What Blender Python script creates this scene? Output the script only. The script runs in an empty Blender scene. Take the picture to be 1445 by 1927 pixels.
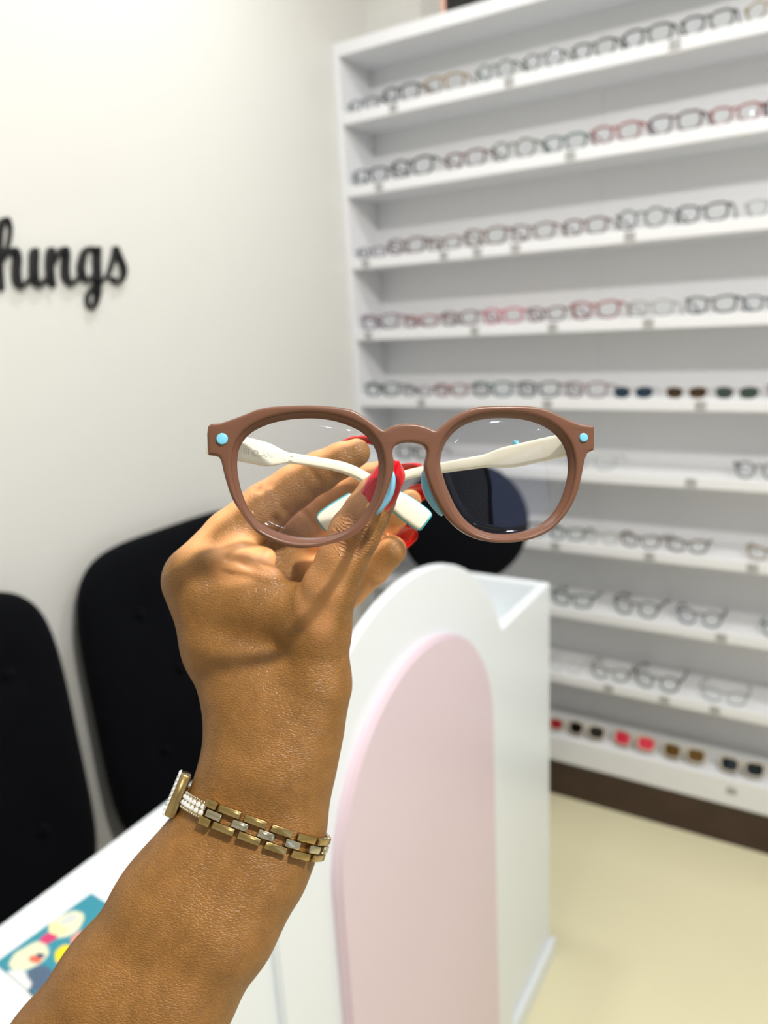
import bpy, bmesh, math, random
import numpy as np
from mathutils import Vector, Matrix

random.seed(7)
scene = bpy.context.scene
COL = scene.collection

# ------------------------------------------------------------------ camera
W, HH = 1445.0, 1927.0
F = 1397.0
CX, CY = W / 2, HH / 2
CAMH = 1.494
yaw, pitch, roll = (math.radians(a) for a in (31.93, -14.57, -3.25))
fw = np.array([math.cos(pitch) * math.cos(yaw), math.cos(pitch) * math.sin(yaw), math.sin(pitch)])
_r = np.array([math.sin(yaw), -math.cos(yaw), 0.0])
_u = np.cross(_r, fw)
rt = math.cos(roll) * _r + math.sin(roll) * _u
up = -math.sin(roll) * _r + math.cos(roll) * _u
CAM = np.array([0.0, 0.0, CAMH])

cam_data = bpy.data.cameras.new('camera')
cam = bpy.data.objects.new('camera', cam_data)
COL.objects.link(cam)
M = Matrix(((rt[0], up[0], -fw[0], CAM[0]), (rt[1], up[1], -fw[1], CAM[1]), (rt[2], up[2], -fw[2], CAM[2]), (0, 0, 0, 1)))
cam.matrix_world = M
cam_data.sensor_fit = 'HORIZONTAL'
cam_data.sensor_width = 36.0
cam_data.lens = 36.0 * F / W
cam_data.clip_start = 0.01
cam_data.dof.use_dof = True
cam_data.dof.focus_distance = 0.285
cam_data.dof.aperture_fstop = 10.5
scene.camera = cam

scene.view_settings.view_transform = 'Standard'
scene.view_settings.look = 'None'
scene.view_settings.gamma = 1.0
scene.view_settings.use_curve_mapping = False
scene.view_settings.exposure = 0.05

world = bpy.data.worlds.new('world')
scene.world = world
world.use_nodes = True
world.node_tree.nodes['Background'].inputs[0].default_value = (0.8, 0.88, 1.0, 1)
world.node_tree.nodes['Background'].inputs[1].default_value = 1.0

# ------------------------------------------------------------------ pixel helpers
def ray(x, y):
    return (rt * (x - CX) - up * (y - CY)) / F + fw
def at(x, y, d):
    return CAM + ray(x, y) * d
def onX(x, y, X):
    v = ray(x, y); return CAM + v * (X / v[0])
def onY(x, y, Y):
    v = ray(x, y); return CAM + v * (Y / v[1])
def onZ(x, y, Z):
    v = ray(x, y); return CAM + v * ((Z - CAMH) / v[2])
def camdir(a, b, c):            # right, up, toward the viewer
    v = rt * a + up * b - fw * c
    return v / np.linalg.norm(v)
def unit(v):
    v = np.asarray(v, float); return v / np.linalg.norm(v)

# ------------------------------------------------------------------ lights (ceiling lamps built further down share these places)
CEIL = 2.80
_P, _dv = at(640, 960, 0.274), camdir(0.40, 0.75, 0.53)
_K = _P + _dv * ((CEIL - 0.035 - _P[2]) / _dv[2])          # the downlight whose shadow of the frame falls on the hand
LAMPS = [(float(_K[0]), float(_K[1]), 42.0), (1.25, 0.80, 7.0), (1.25, -0.55, 11.0), (0.1, 0.45, 3.0), (-1.3, -1.3, 4.5), (0.5, -1.6, 5.0)]
for i, (lx, ly, p) in enumerate(LAMPS):
    ld = bpy.data.lights.new('downlight_lamp', 'AREA')
    ld.shape = 'DISK'
    ld.size = 0.10 if i == 0 else 0.15
    ld.energy = p
    ld.color = (1.0, 0.96, 0.90) if i == 0 else (0.97, 0.98, 1.0)
    lo = bpy.data.objects.new('downlight_lamp', ld)
    lo.location = (lx, ly, CEIL - 0.035)
    if i == 0:
        tgt = Vector(at(640, 1050, 0.30))
        lo.rotation_euler = (Vector(lo.location) - tgt).to_track_quat('Z', 'Y').to_euler()
    COL.objects.link(lo)

# ------------------------------------------------------------------ materials
def srgb(r, g, b):
    def f(c):
        c /= 255.0
        return c / 12.92 if c <= 0.04045 else ((c + 0.055) / 1.055) ** 2.4
    return (f(r), f(g), f(b), 1.0)

def mat(name, col, rough=0.5, metal=0.0, noise=0.0, nscale=20.0, bump=0.0, bscale=200.0, spec=0.5, coat=0.0, sheen=0.0):
    m = bpy.data.materials.new(name); m.use_nodes = True
    nt = m.node_tree; b = nt.nodes['Principled BSDF']
    b.inputs['Base Color'].default_value = col
    b.inputs['Roughness'].default_value = rough
    b.inputs['Metallic'].default_value = metal
    b.inputs['Specular IOR Level'].default_value = spec
    b.inputs['Coat Weight'].default_value = coat
    b.inputs['Sheen Weight'].default_value = sheen
    tc = nt.nodes.new('ShaderNodeTexCoord')
    if noise > 0:
        n = nt.nodes.new('ShaderNodeTexNoise'); n.inputs['Scale'].default_value = nscale; n.inputs['Detail'].default_value = 5
        nt.links.new(tc.outputs['Object'], n.inputs['Vector'])
        hv = nt.nodes.new('ShaderNodeHueSaturation'); hv.inputs['Color'].default_value = col
        mr = nt.nodes.new('ShaderNodeMapRange'); mr.inputs[3].default_value = 1 - noise; mr.inputs[4].default_value = 1 + noise
        nt.links.new(n.outputs['Fac'], mr.inputs[0]); nt.links.new(mr.outputs[0], hv.inputs['Value'])
        nt.links.new(hv.outputs[0], b.inputs['Base Color'])
    if bump > 0:
        n = nt.nodes.new('ShaderNodeTexNoise'); n.inputs['Scale'].default_value = bscale; n.inputs['Detail'].default_value = 4
        nt.links.new(tc.outputs['Object'], n.inputs['Vector'])
        bp = nt.nodes.new('ShaderNodeBump'); bp.inputs['Strength'].default_value = bump; bp.inputs['Distance'].default_value = 0.002
        nt.links.new(n.outputs['Fac'], bp.inputs['Height']); nt.links.new(bp.outputs[0], b.inputs['Normal'])
    return m

def glass_mat(name, tint=(1, 1, 1, 1), refl=(0.75, 0.8, 1.0, 1), f0=0.04, dens=0.0, dcol=(0, 0, 0, 1)):
    """thin spectacle lens: clear transmission, Fresnel reflection, optional tint"""
    m = bpy.data.materials.new(name); m.use_nodes = True
    nt = m.node_tree; nt.nodes.clear()
    out = nt.nodes.new('ShaderNodeOutputMaterial')
    tr = nt.nodes.new('ShaderNodeBsdfTransparent'); tr.inputs[0].default_value = tint
    gl = nt.nodes.new('ShaderNodeBsdfGlossy'); gl.inputs['Color'].default_value = refl; gl.inputs['Roughness'].default_value = 0.01
    lw = nt.nodes.new('ShaderNodeLayerWeight'); lw.inputs['Blend'].default_value = 0.5
    p5 = nt.nodes.new('ShaderNodeMath'); p5.operation = 'POWER'; p5.inputs[1].default_value = 7.0
    nt.links.new(lw.outputs['Facing'], p5.inputs[0])
    fr = nt.nodes.new('ShaderNodeMath'); fr.operation = 'MULTIPLY_ADD'; fr.inputs[1].default_value = 1 - f0; fr.inputs[2].default_value = f0
    nt.links.new(p5.outputs[0], fr.inputs[0])
    mx = nt.nodes.new('ShaderNodeMixShader')
    if dens > 0:
        df = nt.nodes.new('ShaderNodeBsdfDiffuse'); df.inputs[0].default_value = dcol
        m2 = nt.nodes.new('ShaderNodeMixShader'); m2.inputs[0].default_value = dens
        nt.links.new(tr.outputs[0], m2.inputs[1]); nt.links.new(df.outputs[0], m2.inputs[2])
        base = m2
    else:
        base = tr
    nt.links.new(fr.outputs[0], mx.inputs[0]); nt.links.new(base.outputs[0], mx.inputs[1]); nt.links.new(gl.outputs[0], mx.inputs[2])
    nt.links.new(mx.outputs[0], out.inputs[0])
    return m

def emis_mat(name, col, s):
    m = bpy.data.materials.new(name); m.use_nodes = True
    b = m.node_tree.nodes['Principled BSDF']
    b.inputs['Base Color'].default_value = (0.8, 0.8, 0.8, 1)
    b.inputs['Emission Color'].default_value = col
    b.inputs['Emission Strength'].default_value = s
    return m

MW = mat('wall_paint', srgb(222, 221, 216), 0.45, noise=0.012, nscale=3, bump=0.05, bscale=60)
MCEIL = mat('ceiling_paint', srgb(240, 240, 238), 0.8, noise=0.01)
MFLOOR = mat('cream_tile', srgb(230, 223, 188), 0.25, noise=0.03, nscale=4, bump=0.02, bscale=30)
MSHELF = mat('shelf_white', srgb(232, 233, 236), 0.35, noise=0.01, nscale=6)
MDARK = mat('brown_marble', srgb(58, 38, 28), 0.3, noise=0.45, nscale=14)
MDESK = mat('desk_white_lacquer', srgb(232, 238, 243), 0.28, noise=0.008, nscale=5)
MPINK = mat('pink_lacquer', srgb(222, 203, 213), 0.35, noise=0.01, nscale=4)
MBLACK = mat('black_velvet', srgb(6, 7, 12), 0.9, noise=0.25, nscale=40, bump=0.2, bscale=500, sheen=0.02, spec=0.1)
MBLKPL = mat('black_plastic', srgb(10, 10, 12), 0.4, noise=0.05)
MLETTER = mat('black_acrylic', srgb(8, 9, 12), 0.4, noise=0.05)
MCHROME = mat('chrome', (0.7, 0.7, 0.72, 1), 0.15, 1.0, noise=0.03)

# ------------------------------------------------------------------ object helpers
def tag(o, label=None, cat=None, group=None, kind=None):
    if label: o['label'] = label
    if cat: o['category'] = cat
    if group: o['group'] = group
    if kind: o['kind'] = kind
    return o
def empty(name, loc=(0, 0, 0), rz=0.0):
    o = bpy.data.objects.new(name, None); o.location = loc; o.rotation_euler = (0, 0, rz)
    o.empty_display_size = 0.05
    COL.objects.link(o); return o
def rootloc(p):
    L = np.zeros(3)
    while p is not None:
        L = L + np.array(p.location); p = p.parent
    return L
def mesh_obj(name, verts, faces, m=None, parent=None, smooth=True, local=False):
    """verts in world space unless local=True"""
    v = np.asarray(verts, float)
    if parent is not None and not local:
        v = v - rootloc(parent)
    me = bpy.data.meshes.new(name)
    me.from_pydata([tuple(p) for p in v], [], [tuple(int(i) for i in f) for f in faces])
    me.update()
    if smooth: me.shade_smooth()
    o = bpy.data.objects.new(name, me); COL.objects.link(o)
    if m: me.materials.append(m)
    if parent is not None: o.parent = parent
    return o
def bm_obj(name, bm, m=None, parent=None, smooth=False, origin=None):
    """bm in world space; origin given -> that becomes the object's location"""
    off = rootloc(parent) if parent is not None else np.zeros(3)
    if origin is not None: off = np.array(origin, float)
    bmesh.ops.translate(bm, verts=bm.verts, vec=Vector(-off))
    bmesh.ops.recalc_face_normals(bm, faces=bm.faces)
    me = bpy.data.meshes.new(name); bm.to_mesh(me); bm.free()
    if smooth: me.shade_smooth()
    o = bpy.data.objects.new(name, me); COL.objects.link(o)
    if m: me.materials.append(m)
    if parent is not None: o.parent = parent
    if origin is not None: o.location = Vector(off) - (Vector(rootloc(parent)) if parent is not None else Vector())
    return o
def box_bm(x0, x1, y0, y1, z0, z1, bev=0.0, seg=2, bm=None):
    b = bmesh.new()
    bmesh.ops.create_cube(b, size=1.0)
    for v in b.verts:
        v.co = Vector(((x0 + x1) / 2 + v.co.x * (x1 - x0), (y0 + y1) / 2 + v.co.y * (y1 - y0), (z0 + z1) / 2 + v.co.z * (z1 - z0)))
    if bev > 0:
        bmesh.ops.bevel(b, geom=list(b.edges), offset=bev, segments=seg, affect='EDGES', profile=0.5)
    if bm is not None:
        me = bpy.data.meshes.new('t'); b.to_mesh(me); b.free(); bm.from_mesh(me); bpy.data.meshes.remove(me); return bm
    return b
def cyl_bm(p0, p1, r0, r1=None, n=24, bm=None, bev=0.0):
    r1 = r0 if r1 is None else r1
    p0, p1 = Vector(p0), Vector(p1)
    b = bmesh.new()
    bmesh.ops.create_cone(b, cap_ends=True, segments=n, radius1=r0, radius2=r1, depth=(p1 - p0).length)
    if bev > 0:
        ed = [e for e in b.edges if len(e.link_faces) == 2 and any(len(f.verts) > 4 for f in e.link_faces)]
        bmesh.ops.bevel(b, geom=ed, offset=bev, segments=3, affect='EDGES', profile=0.5)
    q = Vector((0, 0, 1)).rotation_difference((p1 - p0).normalized())
    for v in b.verts: v.co = q @ v.co + (p0 + p1) / 2
    if bm is not None:
        me = bpy.data.meshes.new('t'); b.to_mesh(me); b.free(); bm.from_mesh(me); bpy.data.meshes.remove(me); return bm
    return b
def auto_smooth(o, ang=40):
    me = o.data
    me.shade_smooth()
    try: me.set_sharp_from_angle(angle=math.radians(ang))
    except Exception: pass

# ------------------------------------------------------------------ the room
YW = 1.335      # left wall
XB = 2.20       # wall behind the shelves
X0, Y0 = -2.4, -2.6
def slab(name, *a, m=None, kind='structure'):
    bm = box_bm(*a); o = bm_obj(name, bm, m); tag(o, kind=kind); return o
slab('floor', X0 - .1, XB + .1, Y0 - .1, YW + .1, -0.1, 0.0, m=MFLOOR)
slab('ceiling', X0 - .1, XB + .1, Y0 - .1, YW + .1, CEIL, CEIL + 0.1, m=MCEIL)
slab('wall_left', X0, XB, YW, YW + .1, 0, CEIL, m=MW)
slab('wall_back', XB, XB + .1, Y0, YW + .1, 0, CEIL, m=MW)
WX0, WX1, WZ0, WZ1 = -1.5, -0.5, 0.12, 2.45  # out-of-view window opening, added to give the right lens a bluish reflection
bm = box_bm(X0, WX0, Y0 - .1, Y0, 0, CEIL); box_bm(WX1, XB, Y0 - .1, Y0, 0, CEIL, bm=bm); box_bm(WX0, WX1, Y0 - .1, Y0, 0, WZ0, bm=bm); box_bm(WX0, WX1, Y0 - .1, Y0, WZ1, CEIL, bm=bm)
tag(bm_obj('wall_right', bm, MW), kind='structure')
win = bm_obj('added_window', box_bm(WX0 + .04, WX1 - .04, Y0 - .056, Y0 - .05, WZ0 + .04, WZ1 - .04), glass_mat('added_window_pane', (0.97, 0.98, 1, 1), (1, 1, 1, 1), 0.04)); tag(win, kind='structure')
bm = bmesh.new()
for a_ in ((WX0, WX0 + .045, WZ0, WZ1), (WX1 - .045, WX1, WZ0, WZ1), (WX0, WX1, WZ0, WZ0 + .045), (WX0, WX1, WZ1 - .045, WZ1), (WX0, WX1, 1.28, 1.32)):
    box_bm(a_[0], a_[1], Y0 - .09, Y0 - .02, a_[2], a_[3], bm=bm)
bm_obj('added_window_frame', bm, MBLKPL, win)
slab('wall_front', X0 - .1, X0, Y0, YW + .1, 0, CEIL, m=MW)

# ceiling lamps
MLAMP = emis_mat('lamp_diffuser', (1, 0.98, 0.95, 1), 6.0)
lamp_words = ['above the hand', 'by the corner of shelf and lettered wall', 'above the right stretch of shelves', 'above the near end of the desk', 'in the far corner behind the viewer', 'in the middle by the blank right wall']
for i, (lx, ly, p) in enumerate(LAMPS):
    t = empty('ceiling_downlight', (lx, ly, CEIL - 0.03))
    tag(t, 'round white ceiling downlight ' + lamp_words[i], 'ceiling light', 'round ceiling downlights')
    bm = bmesh.new()
    n = 40
    prof = [(0.078, 0.0), (0.092, 0.0), (0.098, 0.006), (0.098, 0.0295), (0.078, 0.0295)]
    rings = [[bm.verts.new((lx + r * math.cos(2 * math.pi * k / n), ly + r * math.sin(2 * math.pi * k / n), CEIL - 0.03 + z)) for k in range(n)] for r, z in prof]
    for a in range(len(prof)):
        b2 = (a + 1) % len(prof)
        for k in range(n):
            bm.faces.new((rings[a][k], rings[a][(k + 1) % n], rings[b2][(k + 1) % n], rings[b2][k]))
    bm_obj('trim_ring', bm, MSHELF, t, True)
    bm_obj('diffuser', cyl_bm((lx, ly, CEIL - 0.018), (lx, ly, CEIL - 0.004), 0.0775), MLAMP, t)

# ------------------------------------------------------------------ shelf unit
XS = 2.0
SZ = [2.048, 1.850, 1.643, 1.431, 1.225, 1.026, 0.815, 0.611, 0.396, 0.126]   # under-edges of the boards
LIP = 0.031
YL, YR = 1.314, -1.9
TOPZ = 2.228
shelf = empty('display_shelf', (XS + 0.1, (YL + YR) / 2, 0))
tag(shelf, 'tall white wall shelving filled with rows of eyeglasses', 'shelf')
bm_obj('side_panel', box_bm(XS, XB - .001, YL, YL + 0.02, 0.0, TOPZ + 0.035, 0.002), MSHELF, shelf)
bm_obj('side_panel', box_bm(XS, XB - .001, YR - 0.02, YR, 0.0, TOPZ + 0.035, 0.002), MSHELF, shelf)
bm_obj('top_board', box_bm(XS, XB - .001, YR, YL, TOPZ, TOPZ + 0.035, 0.002), MSHELF, shelf)
for ya, yb in ((YL, 0.60), (0.60, -0.62), (-0.62, YR)):
    bm_obj('back_panel', box_bm(XS + 0.17, XB - .002, yb + 0.0003, ya - 0.0003, 0.13, TOPZ), MSHELF, shelf)
for i, z in enumerate(SZ):
    if i < 9:
        bm_obj('shelf_board', box_bm(XS, XS + 0.172, YR, YL, z, z + LIP, 0.003), MSHELF, shelf)
    else:
        bm_obj('shelf_board', box_bm(XS, XS + 0.172, YR, YL, z, z + 0.085, 0.003), MSHELF, shelf)
pl = bm_obj('plinth', box_bm(XS + 0.008, XS + 0.17, YR, YL, 0.0, 0.126), MDARK, shelf)
tag(pl, 'dark brown marbled plinth strip')

# price tags on the shelf lips
MTAG = bpy.data.materials.new('price_tag_print'); MTAG.use_nodes = True
_nt = MTAG.node_tree; _b = _nt.nodes['Principled BSDF']
_tc = _nt.nodes.new('ShaderNodeTexCoord'); _wv = _nt.nodes.new('ShaderNodeTexWave'); _wv.bands_direction = 'Z'
_wv.inputs['Scale'].default_value = 55; _wv.inputs['Distortion'].default_value = 0.0
_nz = _nt.nodes.new('ShaderNodeTexNoise'); _nz.inputs['Scale'].default_value = 300
_mm = _nt.nodes.new('ShaderNodeMath'); _mm.operation = 'MULTIPLY'
_rp = _nt.nodes.new('ShaderNodeValToRGB'); _rp.color_ramp.elements[0].color = srgb(214, 214, 212); _rp.color_ramp.elements[1].color = srgb(60, 60, 64)
_rp.color_ramp.elements[0].position = 0.15; _rp.color_ramp.elements[1].position = 0.4
_nt.links.new(_tc.outputs['Object'], _wv.inputs[0]); _nt.links.new(_tc.outputs['Object'], _nz.inputs[0])
_nt.links.new(_wv.outputs['Fac'], _mm.inputs[0]); _nt.links.new(_nz.outputs['Fac'], _mm.inputs[1])
_nt.links.new(_mm.outputs[0], _rp.inputs[0]); _nt.links.new(_rp.outputs[0], _b.inputs['Base Color'])
TAGS = [(0, 740), (0, 958), (0, 1270), (1, 713), (1, 1073), (2, 688), (2, 835), (2, 898), (2, 970), (2, 1185), (3, 693), (3, 893), (3, 1040), (3, 1220),
        (4, 793), (4, 1030), (4, 1318), (5, 1300), (6, 1045), (6, 1222), (6, 1416), (7, 1357), (8, 1145), (8, 1250), (8, 1345), (9, 1375)]
def row_y(row, px, X=XS, dz=0.0):
    """world Y of pixel column px on the line (X, *, z of that row)"""
    z = SZ[row] + LIP / 2 + dz
    lo, hi = -1.5, 1.6
    for _ in range(50):
        mid = (lo + hi) / 2
        P = np.array([X, mid, z]) - CAM
        x = CX + F * (P @ rt) / (P @ fw)
        if x > px: lo = mid
        else: hi = mid
    return (lo + hi) / 2
for r_, px in TAGS:
    yy = row_y(r_, px); zc = SZ[r_] + (0.016 if r_ < 9 else 0.05)
    bm_obj('price_tag', box_bm(XS - 0.0012, XS + 0.0004, yy - 0.013, yy + 0.013, zc - 0.011, zc + 0.011), MTAG, shelf, origin=(XS, yy, zc))

# dark case with a rosy rim standing on top of the shelf unit
MROSE = mat('rose_metal', srgb(226, 176, 158), 0.35, 0.2, noise=0.03)
c0 = onX(830, 18, XS + 0.05); c1 = onX(905, -4, XS + 0.05)
ya, yb = max(c0[1], c1[1]), min(c0[1], c1[1])
cs = empty('vanity_case', (XS + 0.09, (ya + yb) / 2, TOPZ + 0.035)); tag(cs, 'black case with rosy rim standing on top of the shelving', 'case')
bm_obj('case_body', box_bm(XS + 0.05, XS + 0.13, yb - 0.03, ya - 0.012, TOPZ + 0.036, TOPZ + 0.19, 0.008), MBLKPL, cs)
bmr = bmesh.new()
for (a0, a1, b0, b1) in ((ya - 0.013, ya, TOPZ + 0.0352, TOPZ + 0.20), (yb - 0.043, yb - 0.029, TOPZ + 0.0352, TOPZ + 0.20), (yb - 0.03, ya - 0.012, TOPZ + 0.188, TOPZ + 0.20)):
    box_bm(XS + 0.045, XS + 0.135, a0, a1, b0, b1, 0.003, bm=bmr)
bm_obj('rim', bmr, MROSE, cs)

# ------------------------------------------------------------------ eyeglasses on the shelves
def tube(path, radii, n=6, closed=False, flat=None):
    """verts, faces for a tube along a path; flat=(axis, factor) squashes the section"""
    path = [np.array(p, float) for p in path]; N = len(path)
    if np.isscalar(radii): radii = [radii] * N
    V, Fc = [], []
    ref = np.array([0, 1.0, 0])
    for i in range(N):
        a = path[(i - 1) % N] if closed or i > 0 else path[0]
        b = path[(i + 1) % N] if closed or i < N - 1 else path[-1]
        t = unit(b - a)
        rr = ref if abs(t @ ref) < 0.95 else np.array([0, 0, 1.0])
        e1 = unit(np.cross(t, rr)); e2 = np.cross(e1, t)
        for k in range(n):
            an = 2 * math.pi * (k + 0.5) / n
            q = (e1 * math.cos(an) + e2 * math.sin(an)) * radii[i]
            if flat is not None: q = q * np.array(flat)
            V.append(path[i] + q)
    for i in range(N if closed else N - 1):
        j = (i + 1) % N
        for k in range(n):
            Fc.append((i * n + k, i * n + (k + 1) % n, j * n + (k + 1) % n, j * n + k))
    if not closed:
        Fc.append(tuple(range(n))[::-1]); Fc.append(tuple(range((N - 1) * n, N * n)))
    return V, Fc
def joinvf(parts):
    V, Fc = [], []
    for v, f in parts:
        o = len(V); V += list(v); Fc += [tuple(i + o for i in q) for q in f]
    return V, Fc

STYLES = {   # half width, half height, exponent, outer-corner lift, rim radius
    'round':  (0.0245, 0.0225, 2.0, 0.000, 0.0024),
    'square': (0.0265, 0.0205, 3.2, 0.001, 0.0030),
    'cat':    (0.0268, 0.0205, 2.6, 0.005, 0.0030),
    'oval':   (0.0265, 0.0175, 2.3, 0.001, 0.0027),
    'thin':   (0.0265, 0.0205, 2.3, 0.001, 0.0013),
    'sun':    (0.0255, 0.0170, 2.5, 0.001, 0.0011),
    'block':  (0.0265, 0.0215, 3.2, 0.002, 0.0040),
}
def rim_pts(st, s, n=30):
    a, b, e, lift, r = STYLES[st]
    cxm = 0.0345
    out = []
    for k in range(n):
        t = 2 * math.pi * k / n
        c, sn = math.cos(t), math.sin(t)
        x = a * math.copysign(abs(c) ** (2 / e), c); z = b * math.copysign(abs(sn) ** (2 / e), sn)
        if z > 0: z += lift * max(0, x / a) * (z / b)
        if z < 0: x *= 1 - 0.10 * (-z / b)
        out.append((s * (cxm + x), 0.012 * ((cxm + x) / 0.066) ** 2, z + b + r))
    return out
GM = {}
def glasses_meshes(st):
    if st in GM: return GM[st]
    a, b, e, lift, r = STYLES[st]
    zt = 2 * b * 0.80 + r
    parts = []
    for s in (-1, 1):
        parts.append(tube(rim_pts(st, s), r, 6, True))
        xo = 0.0345 + a
        parts.append(tube([(s * (xo - 0.002), 0.010, zt + lift * .6), (s * (xo + 0.004), 0.012, zt + lift * .7 + 0.001), (s * (xo + 0.006), 0.018, zt + lift * .7)], [r * 1.25] * 3, 6))
    bx = 0.0345 - a
    parts.append(tube([(-bx - 0.002, 0.002, zt * 0.93), (-bx * .5, 0.000, zt + 0.002), (0, -0.0005, zt + 0.0026), (bx * .5, 0.000, zt + 0.002), (bx + 0.002, 0.002, zt * 0.93)], r * 1.05, 6))
    V, Fc = joinvf(parts)
    front = bpy.data.meshes.new('front_frame'); front.from_pydata([tuple(v) for v in V], [], Fc); front.shade_smooth()
    lens = []; tmp = []
    for s in (-1, 1):
        p = rim_pts(st, s); n = len(p); c = np.mean(np.array(p), 0)
        V = [tuple(c + np.array((0, -0.0012, 0)))] + [tuple(c + (np.array(q) - c) * 0.55 + np.array((0, -0.0006, 0))) for q in p] + [tuple(q) for q in p]
        V2 = [(v[0], v[1] + 0.0014, v[2]) for v in V]
        Fc = []
        for k in range(n):
            k2 = (k + 1) % n
            Fc += [(0, 1 + k, 1 + k2), (1 + k, 1 + n + k, 1 + n + k2, 1 + k2)]
        o = len(V)
        Fc2 = [tuple(i + o for i in f)[::-1] for f in Fc]
        me = bpy.data.meshes.new('lens'); me.from_pydata(V + V2, [], Fc + Fc2); me.shade_smooth(); lens.append(me)
        xo = 0.0345 + a + 0.006; z0 = zt + lift * .7
        path = [(s * xo, 0.014, z0), (s * (xo + .0005), 0.045, z0 - 0.003), (s * (xo - .001), 0.085, z0 - 0.008), (s * (xo - .003), 0.105, z0 - 0.014), (s * (xo - .006), 0.125, max(0.004, z0 - 0.026)), (s * (xo - .009), 0.141, 0.0045)]
        rr = 0.0024 if r > 0.0015 else 0.0012
        if st == 'block':      # folded across the back
            path = [(s * xo, 0.014, z0), (s * xo, 0.018, z0 - .001), (s * (xo - .004), 0.023 + .003 * s, z0 - .002), (s * 0.02, 0.021 + .004 * s, z0 - .004), (-s * 0.02, 0.020 + .004 * s, z0 - .008), (-s * 0.04, 0.019 + .004 * s, z0 - .014)]
        v, f = tube(path, [rr * 1.3, rr * 1.1, rr, rr, rr * 1.25, rr * 1.4], 6)
        me = bpy.data.meshes.new('temple'); me.from_pydata([tuple(q) for q in v], [], f); me.shade_smooth(); tmp.append(me)
    GM[st] = (front, lens, tmp)
    return GM[st]
FM = {}
def frame_mat(col, kind):
    key = (col, kind)
    if key in FM: return FM[key]
    m = mat('frame_%s_%d' % (kind, len(FM)), srgb(*(c * 0.85 for c in col)), 0.25, 0.9 if kind == 'metal' else 0.0, noise=0.08, nscale=60)
    if kind in ('clear', 'fade'):
        nt = m.node_tree; b = nt.nodes['Principled BSDF']; out = nt.nodes['Material Output']
        tr = nt.nodes.new('ShaderNodeBsdfTransparent'); mx = nt.nodes.new('ShaderNodeMixShader')
        tr.inputs[0].default_value = tuple(min(1, .55 + c * .5) for c in srgb(*col)[:3]) + (1,)
        if kind == 'clear':
            mx.inputs[0].default_value = 0.45
        else:
            tc = nt.nodes.new('ShaderNodeTexCoord'); sp = nt.nodes.new('ShaderNodeSeparateXYZ'); mr = nt.nodes.new('ShaderNodeMapRange')
            mr.inputs[1].default_value = 0.012; mr.inputs[2].default_value = 0.034; mr.inputs[3].default_value = 0.5; mr.inputs[4].default_value = 1.0
            nt.links.new(tc.outputs['Object'], sp.inputs[0]); nt.links.new(sp.outputs['Z'], mr.inputs[0]); nt.links.new(mr.outputs[0], mx.inputs[0])
        nt.links.new(tr.outputs[0], mx.inputs[1]); nt.links.new(b.outputs[0], mx.inputs[2]); nt.links.new(mx.outputs[0], out.inputs[0])
    FM[key] = m
    return m
LENS_CLEAR = glass_mat('demo_lens', (0.97, 0.98, 0.98, 1), (0.8, 0.87, 1.0, 1), 0.035)
LM = {}
def lens_mat(col):
    if col is None: return LENS_CLEAR
    if col not in LM:
        c = srgb(*col)
        LM[col] = glass_mat('tinted_lens_%d' % len(LM), tuple(min(1, x * 1.3 + 0.01) for x in c[:3]) + (1,), (0.8, 0.87, 1, 1), 0.05, 0.75, c)
    return LM[col]

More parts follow.
